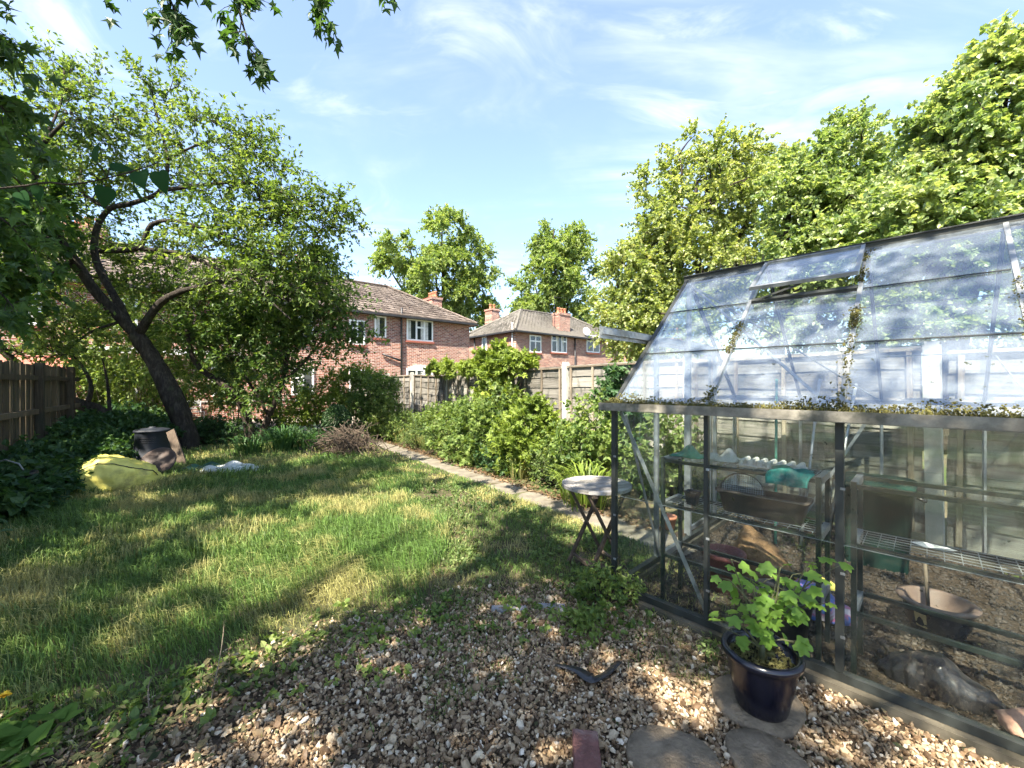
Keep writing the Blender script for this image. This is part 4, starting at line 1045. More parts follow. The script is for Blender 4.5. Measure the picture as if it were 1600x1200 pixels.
# ------------------------------------------------------------------ shrubs and border plants
def gbl(u, v, Y, ru, rv, ry, n):       # blob by picture size, real depth
    return bl(u, v, Y, ru, rv, ry, n)
bush('large_shrub', 'large dense shrub at the far end of the path against the fence', 'shrub',
     [gbl(582, 622, 11.0, 36, 40, .7, 110), gbl(598, 655, 10.7, 32, 32, .5, 66), gbl(556, 645, 11.2, 32, 36, .6, 56), gbl(600, 605, 11.4, 18, 20, .3, 18)], M['bramble'], .075, .30, 6, 10, stemm=M['bark2'])
bush('golden_shrub', 'yellow green sunlit shrub at the far end of the lawn', 'shrub',
     [gbl(505, 630, 11.0, 42, 28, .6, 90), gbl(545, 600, 11.3, 34, 25, .5, 60), gbl(468, 648, 11.0, 30, 18, .5, 44), gbl(568, 585, 11.6, 25, 16, .4, 24)], M['hop'], .075, .30, 6, 9)
bush('leafy_shrub', 'bright leafy shrub behind the leaning apple trunk', 'shrub',
     [gbl(190, 600, 13.5, 60, 45, 1.0, 70), gbl(245, 640, 13.5, 40, 30, .8, 34), gbl(140, 640, 13.0, 40, 30, .7, 30), gbl(335, 600, 14.0, 50, 40, .9, 40), gbl(120, 575, 13.5, 40, 30, .7, 26)], M['bramble'], .14, .45, 6, 10)
bush('hazel_bush', 'tall leafy hazel bush filling the gap behind the leaning trunk', 'shrub',
     [gbl(200, 560, 12.2, 70, 60, .8, 70), gbl(290, 560, 12.0, 60, 62, .8, 66), gbl(370, 560, 12.2, 60, 55, .8, 56), gbl(120, 540, 12.4, 60, 50, .7, 44), gbl(440, 590, 12.0, 45, 45, .6, 36), gbl(240, 500, 12.4, 70, 40, .7, 36)], M['bramble'], .12, .55, 6, 10, droop=.25)
# clipped box ball
tb = G(527, 696); tb[2] = 0
bt = thing('topiary_bush', 'clipped dark green topiary ball beside the brush pile', 'shrub', tb)
lf_ = MB(); n = 5200; o_ = unit(RN.normal(0, 1, (n, 3))); Yt = tb[1]
c = A3(527, 655, Yt); rr = np.array([.31, .31, .34]) * (1 + .05 * vnoise(o_, 2.5, 3))[:, None] * (RN.uniform(0, 1, n) ** .12)[:, None]
put_leaves(lf_, OVAL, c + o_ * rr, o_ * .6 + RN.normal(0, .6, (n, 3)), o_ + RN.normal(0, .6, (n, 3)), RN.uniform(.03, .055, n))
obj('foliage', lf_, M['box'], bt, False, True)['kind'] = 'stuff'
obj('stem', MB().tube([tb, c], .035, 6), M['bark2'], bt, True, True)
bush('low_shrub', 'dark twiggy low shrub under the topiary ball', 'shrub', [gbl(520, 690, 9.6, 42, 22, .35, 46), gbl(480, 690, 9.8, 30, 20, .3, 24)], M['box'], .06, .2, 4, 8)
# brush pile of cut dead stems
bp = thing('brush_pile', 'heap of cut brown dead stems at the end of the lawn', 'brush', G(545, 710))
tw = MB()
for i in range(230):
    c0 = G(545, 708) + np.array([RN.normal(0, .30), RN.normal(0, .2), 0]); hh = .45 * math.exp(-((c0[0] - G(545, 708)[0]) / .6) ** 2)
    c0[2] = RN.uniform(.02, max(.06, hh)); d = unit(np.array([RN.normal(.5, .6), RN.normal(0, .5), RN.normal(-.1, .4)])) * RN.uniform(.2, .45)
    a_, b_ = c0 - d, c0 + d; a_[2] = max(.01, a_[2]); b_[2] = max(.01, b_[2])
    tw.tube(curve(a_, b_, 5, RN.uniform(-.08, .12), .08), np.linspace(.009, .003, 5), 4, False)
obj('dead_stems', tw, m_plain('dead stems', (.085, .065, .048), .9, sc=5, var=.5, spec=.2), bp, True, True)['kind'] = 'stuff'
# strap-leaved clumps
def strap(name, label, cat, c, n, h, w, m_, spread=.12):
    t = thing(name, label, cat, (c[0], c[1], 0)); mb = MB()
    an = RN.uniform(0, 6.283, n); rad = np.abs(RN.normal(0, spread, n))
    b = np.column_stack([c[0] + np.cos(an) * rad, c[1] + np.sin(an) * rad, np.zeros(n)])
    an = an + RN.normal(0, .5, n); l = h * RN.uniform(.6, 1.15, n); ln = RN.uniform(.25, .95, n)
    d = np.column_stack([np.cos(an), np.sin(an), np.zeros(n)]); s = np.column_stack([-np.sin(an), np.cos(an), np.zeros(n)])
    V = []
    for f, zz, ww in ((0, 0, .6), (.3, .5, 1), (.62, .86, .9), (.9, .98, .6), (1.1, .90, .0)):
        p = b + d * (l * ln * f ** 1.3)[:, None]; p[:, 2] += l * zz * (1 - .25 * ln * f)
        V += [p - s * (w * ww / 2), p + s * (w * ww / 2)]
    V = np.stack(V, 1).reshape(-1, 3); q = (np.arange(n) * 10)[:, None]
    mb.add(V, *[q + np.array([[i, i + 1, i + 3, i + 2]]) for i in (0, 2, 4, 6)])
    obj('leaves', mb, m_, t, False, True)['kind'] = 'stuff'
    return t
for u, v, n, h, lab in ((445, 706, 260, .55, 'dark strap leaved clump right of the white sack'), (480, 704, 160, .42, 'smaller strap leaved clump touching the brush pile'), (395, 712, 150, .40, 'strap leaved clump under the slender small tree'),
                        (640, 690, 200, .45, 'narrow leaved clump at the head of the path'), (915, 790, 150, .50, 'bright strap leaved clump behind the round table')):
    strap('daylily_clump', lab, 'plant', G(u, v), n, h, .022, M['daylily'] if u != 915 else M['hop'], .16)
# mixed border between the path and the fence, one plant after another
BORD = [
 ('nettle_clump', 'grey green leafy clump by the fence post nearest the big shrub', 4.2, 11.2, .5, .5, 'shrub', OVAL, 60, .075),
 ('nettle_clump', 'leafy border plant left of the first fence post from the shrub', 4.0, 9.9, .5, .55, 'bramble', OVAL, 56, .07),
 ('border_plant', 'low sprawling border plant spilling onto the far path', 3.92, 8.9, .38, .45, 'shrub', OVAL, 40, .06),
 ('nettle_clump', 'tall dense green clump below the golden climber', 4.5, 8.9, .6, .8, 'bramble', BROAD, 80, .07),
 ('bramble_bush', 'broad bramble bush in the middle of the border', 4.3, 7.6, .65, .95, 'bramble', BROAD, 90, .085),
 ('border_plant', 'feathery low plant at the border edge mid path', 4.0, 7.7, .35, .48, 'shrub', OVAL, 40, .05),
 ('currant_bush', 'leafy lime green bush with lobed leaves at the border edge', 4.1, 6.5, .55, .9, 'bramble', MAPLE, 80, .11),
 ('bramble_bush', 'tall bramble bush against the grey fence panel', 4.75, 6.7, .5, 1.15, 'shrub', BROAD, 70, .09),
 ('currant_bush', 'sunlit lobed leaf bush behind the round table', 4.3, 5.2, .6, .95, 'hop', MAPLE, 90, .12),
 ('border_plant', 'dark low weeds under the lobed leaf bush', 4.0, 5.5, .35, .42, 'ivy', OVAL, 40, .07),
 ('bramble_bush', 'arching bramble beside the greenhouse corner', 4.5, 4.1, .55, .95, 'bramble', BROAD, 70, .09),
 ('border_plant', 'dry tangled weeds beside the path near the table', 4.0, 4.4, .3, .40, 'shrub', OVAL, 32, .06),
 ('bramble_bush', 'green growth between greenhouse door and fence', 4.75, 3.0, .4, .9, 'shrub', BROAD, 40, .09)]
for nm, lab, a_, b_, rad, hgt, m_, T, n, sz in BORD:
    c = GD(a_, b_, hgt * .48)
    bush(nm, lab, 'plant', [(c, (rad, rad, hgt * .5), int(n * 1.3)), (GD(a_, b_, hgt * .25), (rad * 1.1, rad * 1.1, hgt * .25), n // 2), (GD(a_, b_, hgt * .95), (rad * .6, rad * .6, hgt * .22), n // 6)], M[m_], sz * .74, .33, 5, 9, T, up=.5, droop=.15, upn=.7)
for a_, b_, n, h, lab in ((3.78, 6.9, 90, .42, 'tuft of tall grass at the border edge before the lime green bush'), (3.75, 8.3, 90, .40, 'tuft of tall grass at the border edge in mid path'), (3.8, 9.7, 110, .45, 'tuft of tall grass at the far border edge'), (3.78, 5.0, 80, .38, 'tuft of dry grass left of the round table')):
    strap('grass_tuft', lab, 'plant', GD(a_, b_), n, h, .010, M['grass'], .10)
# golden hop climbing over the fence
hp = GD(5.0, 8.2)
hop = bush('hop_climber', 'golden hop climbing over the fence below the far houses', 'climber',
     [(GD(5.1, 7.6, 1.95), (.32, .32, .24), 44), (GD(5.1, 6.9, 1.85), (.45, .45, .16), 34), (GD(5.1, 8.7, 1.84), (.6, .6, .14), 40), (GD(4.95, 7.3, 1.35), (.34, .38, .45), 50), (GD(4.9, 6.9, .95), (.42, .42, .45), 44), (GD(5.1, 10.1, 1.86), (.3, .55, .10), 34), (GD(5.15, 7.4, 2.18), (.14, .14, .15), 8)],
     M['hop'], .115, .26, 4, 7, MAPLE, base=hp)
bush('fence_climber', 'dark leafy climber on the fence left of the greenhouse', 'climber', [(GD(5.05, 4.15, 1.25), (.22, .25, .4), 26), (GD(5.05, 3.9, .8), (.25, .25, .4), 22)], M['ivy'], .12, .22, 4, 6, MAPLE, base=GD(5.05, 4.1))
# dark ground cover at the left
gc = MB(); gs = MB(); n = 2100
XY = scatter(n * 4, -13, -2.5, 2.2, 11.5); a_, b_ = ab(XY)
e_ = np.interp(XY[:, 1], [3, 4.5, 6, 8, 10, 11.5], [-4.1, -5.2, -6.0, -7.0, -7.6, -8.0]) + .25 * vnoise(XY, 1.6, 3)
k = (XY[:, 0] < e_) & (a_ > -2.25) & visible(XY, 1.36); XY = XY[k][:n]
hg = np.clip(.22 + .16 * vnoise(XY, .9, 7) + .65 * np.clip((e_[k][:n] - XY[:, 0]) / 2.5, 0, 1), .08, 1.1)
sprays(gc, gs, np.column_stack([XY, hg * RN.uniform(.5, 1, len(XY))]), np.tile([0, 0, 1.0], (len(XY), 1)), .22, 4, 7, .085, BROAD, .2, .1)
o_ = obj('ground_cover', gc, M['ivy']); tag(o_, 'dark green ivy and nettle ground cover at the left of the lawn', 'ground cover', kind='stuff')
bush('nettle_clump', 'tall dark nettles between the ground ivy and the compost bin', 'plant', [(G(200, 705) + (0, 0, .35), (.5, .5, .4), 50), (G(120, 700) + (0, 0, .35), (.7, .6, .4), 60)], M['ivy'], .10, .26, 4, 8, BROAD)
bush('low_shrub', 'dark undergrowth around the slender small tree', 'shrub', [(G(350, 690) + (0, 0, .25), (.9, .4, .3), 70), (G(430, 680) + (0, 0, .25), (.7, .4, .3), 50)], M['ivy'], .08, .24, 4, 8)

# ------------------------------------------------------------------ objects in the garden
M['yellow'] = m_plain('yellow sack plastic', (.64, .56, .12), .55, var=.2, sc=4, bump=.5, dirt=(.16, .13, .04))
M['black'] = m_plain('black plastic', (.018, .018, .02), .4, var=.4, sc=9)
M['bluegrey'] = m_plain('blue black plastic', (.008, .011, .018), .6, var=.3, sc=6)
M['brownlid'] = m_plain('brown lid', (.05, .032, .024), .7, var=.25, sc=5)
M['whitesack'] = m_plain('white sack plastic', (.46, .48, .46), .5, var=.2, sc=7, dirt=(.06, .17, .12))
M['greensack'] = m_plain('green sack plastic', (.015, .075, .05), .5, var=.4, sc=7)
def m_table():
    return m_wood('weathered table wood', [(.11, .10, .09), (.24, .225, .205), (.37, .35, .325)], 0, stain=.45)
M['tablew'] = m_table()
M['legw'] = m_wood('dark table leg', [(.035, .025, .018), (.075, .055, .04), (.13, .10, .075)], 2, stain=.2)
# yellow sack lying in the grass
ys = G(178, 772) * 1.05; ys[2] = 0
yt = thing('yellow_sack', 'stuffed yellow heavy duty sack slumped at the edge of the lawn', 'sack', ys, math.radians(42))
def slump(L_, prof, seed, crease=.012, nx_=64, na=30, k=1.0):
    """slumped bag lofted along x: prof = (t, half width, height); creased by ridged noise"""
    t = np.linspace(0, 1, nx_); pr_ = np.array(prof); w = np.interp(t, pr_[:, 0], pr_[:, 1]); h = np.interp(t, pr_[:, 0], pr_[:, 2])
    ker = np.array([1, 2, 3, 2, 1]) / 9.0; w = np.convolve(np.pad(w, 2, 'edge'), ker, 'valid'); h = np.convolve(np.pad(h, 2, 'edge'), ker, 'valid')
    ph = np.linspace(0, math.pi, na); cy = np.sign(np.cos(ph)) * np.abs(np.cos(ph)) ** .75; sz = np.sin(ph) ** .62
    X_ = np.repeat(((t - .5) * L_)[:, None], na, 1); Y_ = w[:, None] * cy * (1 + .12 * np.sin(ph)); Z_ = h[:, None] * sz
    V_ = np.stack([X_, Y_, Z_], -1).reshape(-1, 3); q = np.random.default_rng(seed); dsp = np.zeros(len(V_))
    for i in range(7):
        kv = q.normal(0, 1, 3) * np.array([9, 12, 12]) * q.uniform(.6, 2.2) * k
        dsp += (1 - np.abs(np.sin(V_ @ kv + q.uniform(0, 6) + 1.2 * np.sin(V_ @ q.normal(0, 5, 3))))) ** 3 * q.uniform(.4, 1)
    nr_ = unit(V_ - np.array([0, 0, .12])); V_ = V_ + nr_ * ((dsp - dsp.mean()) * crease)[:, None]; V_[:, 2] = np.maximum(V_[:, 2], -.005)
    F_ = [[a * na + b, (a + 1) * na + b, (a + 1) * na + b + 1, a * na + b + 1] for a in range(nx_ - 1) for b in range(na - 1)]
    return V_, F_, (nx_, na)
V, F, (nx_, na) = slump(1.02, [(0, .10, .12), (.06, .24, .26), (.2, .32, .38), (.36, .34, .47), (.5, .34, .46), (.7, .31, .37), (.88, .25, .30), (.96, .15, .18), (1, .05, .08)], 4, .015)
obj('bag', MB().add(V, F), M['yellow'], yt, True)
Vg = V.reshape(nx_, na, 3); js = np.linspace(19.5, 22.5, nx_)
sm_ = [Vg[a][int(js[a])] * (1 - (js[a] % 1)) + Vg[a][int(js[a]) + 1] * (js[a] % 1) + np.array([0, -.006, .002]) for a in range(2, nx_ - 3)]
obj('seam', MB().tube(sm_, .006, 5), M['black'], yt, True)
fl = MB(); P = []
for i in range(9):
    for j in range(4):
        P.append((-.42 - .055 * i + .02 * math.sin(i), -.34 + .12 * j - .03 * i, .02 + .05 * math.sin(i * .9 + j) * (1 - i / 9) + .03))
fl.add(P, [[i * 4 + j, i * 4 + j + 1, (i + 1) * 4 + j + 1, (i + 1) * 4 + j] for i in range(8) for j in range(3)])
fo = obj('flap', fl, M['yellow'], yt, True); md = fo.modifiers.new('s', 'SOLIDIFY'); md.thickness = .006
# brown disc lid leaning behind the sack
bl_ = G(236, 746); lid = thing('round_lid', 'brown round lid leaning between yellow sack and compost bin', 'lid', (bl_[0], bl_[1] + .12, 0))
d_ = obj('disc', MB().lathe([(0, -.012), (.235, -.012), (.25, -.004), (.25, .012), (.23, .018), (.21, .008), (0, .014)], 36), M['brownlid'], lid, True)
d_.location = (0, 0, .22); d_.rotation_euler = (math.radians(52), math.radians(14), 0)
# compost bin with vented sides
cb_ = G(238, 727) * 1.03; bin_ = thing('compost_bin', 'black plastic compost bin in front of the leaning trunk', 'bin', (cb_[0], cb_[1], 0)); bin_.scale = (.74, .74, .80)
obj('body', MB().lathe([(.40, 0), (.40, .04), (.375, .06), (.345, .40), (.325, .68), (.335, .70), (.335, .72)], 36), M['bluegrey'], bin_, True)
obj('lid', MB().lathe([(.345, .715), (.36, .73), (.36, .755), (.33, .775), (.20, .80), (.07, .81), (.065, .835), (0, .835)], 36), M['bluegrey'], bin_, True)
vm = MB()
for k_ in range(3):
    for s_ in range(-4, 5):
        an = math.radians(-70 + s_ * 7); zc = .50 + k_ * .05; rr_ = .345
        vm.box((rr_ * math.cos(an), rr_ * math.sin(an), zc), (.006, .038, .012), np.array([[math.cos(an), -math.sin(an), 0], [math.sin(an), math.cos(an), 0], [0, 0, 1]]))
obj('vent_slots', vm, M['black'], bin_)['kind'] = 'stuff'
pl = G(282, 730); plank = obj('plank', MB().bar((pl[0] + .05, pl[1], 0.0), (pl[0] - .30, pl[1] + .15, .62), .14, .025, (0, -1, .3)), M['legw']); tag(plank, 'short wooden plank propped against the compost bin', 'plank')
# empty sacks on the grass
def sack(name, label, c, rz_, L_, W_, hh, mat, seed):
    t = thing(name, label, 'sack', (c[0], c[1], 0), rz_); n, m_ = 22, 12; V = []
    q = np.random.default_rng(seed); ph = q.uniform(0, 6, 6)
    for i in range(n):
        for j in range(m_):
            x, y = i / (n - 1) - .5, j / (m_ - 1) - .5
            e = (1 - abs(2 * x) ** 4) * (1 - abs(2 * y) ** 3)
            zz = hh * e * (.75 + .25 * math.sin(9 * x + ph[0] + 4 * y) + .18 * math.sin(17 * x + ph[1]) + .2 * math.sin(13 * y + ph[2] + 8 * x)) + .015
            V.append((x * L_ + .03 * math.sin(8 * y + ph[3]), y * W_ * (1 + .15 * math.sin(5 * x + ph[4])), max(.012, zz)))
    F = [[i * m_ + j, (i + 1) * m_ + j, (i + 1) * m_ + j + 1, i * m_ + j + 1] for i in range(n - 1) for j in range(m_ - 1)]
    o_ = obj('plastic_sheet', MB().add(V, F), mat, t, True); md = o_.modifiers.new('s', 'SOLIDIFY'); md.thickness = .01; md.offset = 1
    return t
sack('crumpled_sack', 'crumpled white plastic sack lying on the grass', G(362, 736), .15, .95, .40, .11, M['whitesack'], 3)
sack('crumpled_sack', 'crumpled dark green plastic sack beside the white one', G(304, 738) + (0, .15, 0), .3, .62, .40, .085, M['greensack'], 5)
bk = G(4, 800); bt_ = thing('garden_tub', 'dark plastic tub cut by the left edge of the picture', 'tub', (bk[0] - .12, bk[1] + .15, 0))
obj('tub', MB().lathe([(0, 0), (.17, 0), (.215, .36), (.235, .37), (.235, .40), (.205, .40), (.165, .03), (0, .03)], 28), M['black'], bt_, True)
obj('handle', MB().tube([(-.21, 0, .40), (-.15, -.02, .52), (0, -.03, .57), (.15, -.02, .52), (.21, 0, .40)], .008, 6), M['alu'], bt_, True)
# folding bistro table
TC = np.array([.66, 3.20, 0]); TD = unit(np.array([.94, .34, 0])); TP = np.array([.34, -.94, 0])
tt = thing('bistro_table', 'round weathered folding table at the greenhouse corner', 'table', TC, math.atan2(TD[1], TD[0]))
TZ = .675; TR = .268; ns = 7; sw = 2 * TR / ns
for i in range(ns):                       # slats of the round top
    y0, y1 = -TR + i * sw + .0025, -TR + (i + 1) * sw - .0025; mb = MB(); ys_ = np.linspace(y0, y1, 5)
    xs_ = np.sqrt(np.maximum(TR ** 2 - ys_ ** 2, .0004)); z0_, z1_ = TZ - .022 + random.uniform(-.002, .001), TZ + random.uniform(-.002, .002)
    V = [(-x, y, z0_) for x, y in zip(xs_, ys_)] + [(x, y, z0_) for x, y in zip(xs_, ys_)] + [(-x, y, z1_) for x, y in zip(xs_, ys_)] + [(x, y, z1_) for x, y in zip(xs_, ys_)]
    F = []
    for k_ in range(4): F += [[k_, k_ + 1, k_ + 6, k_ + 5], [k_ + 10, k_ + 15, k_ + 16, k_ + 11], [k_, k_ + 10, k_ + 11, k_ + 1], [k_ + 5, k_ + 6, k_ + 16, k_ + 15]]
    F += [[0, 5, 15, 10], [4, 14, 19, 9]]
    obj('slat', mb.add(V, F), M['tablew'], tt)
for x in (-.14, .14): obj('cleat', MB().bb(x - .018, x + .018, -.22, .22, TZ - .052, TZ - .024), M['legw'], tt)
for y in (-.15, .15):
    yy = y
    obj('leg', MB().bar((-.16, yy - .010, TZ - .05), (.17, yy - .010, .0), .016, .034, (0, 1, 0)), M['legw'], tt)
    obj('leg', MB().bar((.16, yy + .008, TZ - .05), (-.17, yy + .008, .0), .016, .034, (0, 1, 0)), M['legw'], tt)
obj('stretcher', MB().bar((.12, -.15, .085), (.12, .15, .085), .02, .02), M['legw'], tt); obj('stretcher', MB().bar((-.12, -.15, .085), (-.12, .15, .085), .02, .02), M['legw'], tt)
# blue glazed pot with a currant plant
PC = np.array([1.095, 1.80, 0])
M['stone'] = m_plain('sandstone', (.15, .12, .085), .9, var=.4, sc=14, bump=1.0, spec=.2, dirt=(.10, .085, .065))
M['glaze'] = m_plain('dark blue glaze', (.0045, .005, .012), .22, var=.4, sc=12, spec=.6, dirt=(.02, .018, .018))
def stone(label, c, r, h, sx, rz_, seed):
    o_ = obj('stepping_stone', MB().lathe([(r * .9, -.02), (r, h * .3), (r * .985, h * .75), (r * .93, h), (r * .5, h * 1.04), (0.0, h * 1.03)], 40, (0, 0, 0), .05, seed), M['stone'], None, True)
    o_.location = (c[0], c[1], 0); o_.scale = (sx, 1, 1); o_.rotation_euler = (0, 0, rz_); tag(o_, label, 'stone', 'stepping stones'); return o_
stone('flat stepping stone under the blue plant pot', (PC[0] + .005, PC[1] + .035), .185, .04, 1.0, .4, 2)
stone('large flat grey stepping stone in front, left of the other', G(1050, 1192), .168, .035, .85, 1.2, 7)
stone('flat stepping stone at the bottom edge below the plant pot', G(1203, 1205), .16, .035, .9, .2, 9)
pt = thing('plant_pot', 'dark blue glazed pot holding a leafy currant plant', 'pot', PC + (0, 0, .041), 0)
obj('pot', MB().lathe([(0, 0), (.098, 0), (.103, .012), (.125, .12), (.140, .205), (.142, .218), (.156, .222), (.160, .235), (.154, .250), (.138, .252), (.132, .238), (.128, .20), (.0, .195)], 48), M['glaze'], pt, True)
M['potmoss'] = m_plain('moss and straw', (.11, .105, .04), .95, var=.6, sc=40, spec=.1)
so = MB(); n = 500; an = RN.uniform(0, 6.28, n); rd = .122 * np.sqrt(RN.uniform(0, 1, n))
pebbles(so, np.column_stack([rd * np.cos(an), rd * np.sin(an), .20 + RN.uniform(0, .014, n)]), RN.uniform(.004, .011, n), I1, 1.0)
blades(so, np.column_stack([rd * np.cos(an), rd * np.sin(an)]), RN.uniform(.008, .025, n), np.full(n, .0025), RN.uniform(.5, 1.5, n), z0=.205)
obj('moss', so, M['potmoss'], pt)['kind'] = 'stuff'
cu = thing('currant_plant', 'young currant plant with lime green lobed leaves in blue pot', 'plant', PC + (0, 0, .24))
stm = MB(); tops = []
stm.tube([(0, 0, -.04), (.005, .0, .05), (.0, .01, .10)], [.014, .012, .009], 8)
lv_me = MB().add(LOBED[0], LOBED[1]).mesh('leaf', True); lv_me.materials.append(M['currant'])
spec = [(-.13, -.02, .36), (-.09, .05, .42), (-.02, .06, .38), (.05, -.03, .42), (.10, .05, .38), (.16, -.02, .43), (.22, .04, .38), (.27, .0, .40), (-.15, -.04, .22), (-.12, .02, .12), (.12, -.06, .24), (.20, -.03, .26), (.02, -.08, .26), (-.05, -.06, .18), (.10, -.04, .10), (.07, .10, .30), (.17, .09, .33)]
lfs = []
for x, y, z_ in [(x_ * 1.18, y_, z0_) for x_, y_, z0_ in spec]:
    e = np.array([x, y, z_]); c_ = curve(np.array([0, .005, .05]), e, 7, .10, .05); stm.tube(c_, np.linspace(.0055, .0022, 7), 5, False)
    for q_ in range(6 if z_ > .2 else 4):
        t = [1.0, .9, .78, .66, .55, .45][q_]; s = c_[int(t * 6)]
        d = unit(np.array([x, y, 0]) * 1.5 + RN.normal(0, .7, 3) * np.array([1, 1, .3]) + np.array([0, -.15, .05])); pl_ = RN.uniform(.02, .05); p = s + d * pl_ + np.array([0, 0, .012])
        stm.tube([s, p], [.0018, .0012], 4, False)
        ax = d + np.array([0, 0, -.25]) ; nr = np.array([-.1, -.22, 1.0]) + RN.normal(0, .32, 3)
        lfs.append((p, ax, nr, RN.uniform(.034, .066)))
obj('stems', stm, m_plain('currant stems', (.07, .075, .03), .7, var=.5, sc=20), cu, True)
for p, ax, nr, sz in lfs:
    hang(lv_me, cu, np.zeros(3), p, ax, nr, sz)
# brick on the gravel
br = G(912, 1182); M['redbrick'] = m_plain('pinkish brick', (.13, .062, .054), .9, var=.25, sc=25, bump=.6, spec=.2, dirt=(.19, .13, .115))
bm = MB().bb(-.05, .05, -.108, .108, 0, .062); bo = obj('brick', bm, M['redbrick']); bo.location = (br[0], br[1] - .06, .004); bo.rotation_euler = (.02, .03, math.radians(-6))
md = bo.modifiers.new('b', 'BEVEL'); md.width = .005; md.segments = 2
tag(bo, 'single pinkish brick lying on the gravel at the bottom', 'brick')
# slate edging pieces between lawn and gravel
M['slate'] = m_plain('grey slate', (.20, .20, .21), .7, var=.3, sc=8, bump=.3, dirt=(.13, .11, .08))
for u, v, L_, r_, lab in ((795, 955, .22, .02, 'longer grey slate edging piece between lawn and gravel'), (862, 952, .17, -.06, 'shorter slate edging piece nearer the greenhouse')):
    p = G(u, v); o_ = obj('edging_slate', MB().bb(-L_ / 2, L_ / 2, -.03, .03, -.02, .022), M['slate']); o_.location = (p[0], p[1], 0); o_.rotation_euler = (.05, 0, r_); tag(o_, lab, 'slate', 'slate edging')
wp = G(925, 888); o_ = obj('timber_offcut', MB().bb(-.13, .13, -.035, .035, 0, .045), M['fence2']); o_.location = wp; o_.rotation_euler = (.05, .05, -.6); tag(o_, 'old timber offcut under the round table', 'timber')
# black plastic strip
bs = MB(); pp = P3(*[(0, 0, 1)]); pts = [G(868, 1050), G(900, 1058), G(925, 1072), G(945, 1066), G(968, 1045)]
L_ = smooth_line([p + (0, 0, .034) for p in pts], 6); w_ = np.interp(np.linspace(0, 1, len(L_)), [0, .5, .6, 1], [.03, .085, .045, .03])
tn = unit(np.gradient(L_, axis=0)); sd = np.cross(tn, (0, 0, 1.0))
Vs = np.stack([L_ - sd * w_[:, None] / 2, L_ + sd * w_[:, None] / 2 + np.array([0, 0, .012])], 1).reshape(-1, 3); q_ = (np.arange(len(L_) - 1) * 2)[:, None]
o_ = obj('plastic_strip', bs.add(Vs, q_ + np.array([[0, 1, 3, 2]])), M['black'], None, True); md = o_.modifiers.new('s', 'SOLIDIFY'); md.thickness = .004
tag(o_, 'torn black plastic strip lying on the gravel', 'plastic')
# loose dry twigs and stalks on the gravel
tg = [((520, 1105), (690, 1040)), ((620, 975), (665, 1045)), ((645, 960), (650, 1010)), ((330, 1100), (350, 1010)), ((960, 1010), (1040, 1022)), ((860, 1005), (905, 1030)), ((120, 1050), (118, 1010)), ((235, 1130), (245, 1065)), ((560, 1180), (700, 1120))]
tgl = ['long dry stalk lying across the open gravel', 'forked dry stalk at the lawn edge', 'short upright dry stalk at the lawn edge', 'pale dry stalk standing at the left gravel edge', 'curved twig on gravel before the greenhouse sill', 'small twig above the black plastic strip', 'short broken stalk near the yellow flower', 'thin dry stalk among the cut leaves', 'thin root lying on the near gravel']
for (a_, b_), lab in zip(tg, tgl):
    p, q_ = G(*a_), G(*b_); p[2] = .022; q_[2] = .03 if 'upright' not in lab and 'standing' not in lab else .14
    o_ = obj('dry_stalk', MB().tube(curve(p, q_, 7, .04, .06), np.linspace(.003, .0015, 7), 5), M['twig'], None, True); tag(o_, lab, 'twig', 'dry stalks on the ground')
# weeds
bush('weed_clump', 'leafy green weeds at the foot of the greenhouse corner', 'weeds', [(G(945, 945) + (0, 0, .10), (.22, .16, .12), 46), (G(920, 985) + (0, 0, .05), (.14, .10, .06), 22)], M['bramble'], .035, .09, 4, 7)
bush('weed_clump', 'single leafy weed growing through the gravel near the pot', 'weeds', [(G(1105, 1035) + (0, 0, .04), (.05, .05, .05), 8)], M['shrub'], .03, .06, 3, 5)
wl = MB(); ws = MB(); n = 360
XY = scatter(n * 3, -2.6, .9, 1.4, 3.6); e = XY[:, 1] - edge_y(XY[:, 0]); k = visible(XY) & (e > -.45) & (e < .6) & (RN.uniform(0, 1, len(XY)) < np.exp(-(e / .28) ** 2)); XY = XY[k][:n]
sprays(wl, ws, np.column_stack([XY, np.full(len(XY), .012)]), np.tile([0, 0, 1.0], (len(XY), 1)), .06, 4, 3, .034, BROAD, .15, .1)
o_ = obj('weed_cover', wl, M['bramble']); tag(o_, 'small leafy weeds where lawn and gravel meet', 'weeds', kind='stuff')
wl = MB(); XY = scatter(5200, -2.0, 1.2, 2.5, 6.6); a_, b_ = ab(XY); r = XY[:, 0] / XY[:, 1]; k = (r > -.24) & (a_ < 2.95) & (XY[:, 1] > edge_y(XY[:, 0])) & (gh_local(XY)[0] < -.05) & (vnoise(XY, 3, 41) > -.25); XY = XY[k][:900]
sprays(wl, None, np.column_stack([XY, np.full(len(XY), .008)]), np.tile([0, 0, 1.0], (len(XY), 1)), .045, 3, 3, .026, BROAD, .15, .1)
o_ = obj('weed_cover', wl, M['shrub']); tag(o_, 'clover and low weeds in the worn part of the lawn', 'weeds', kind='stuff')
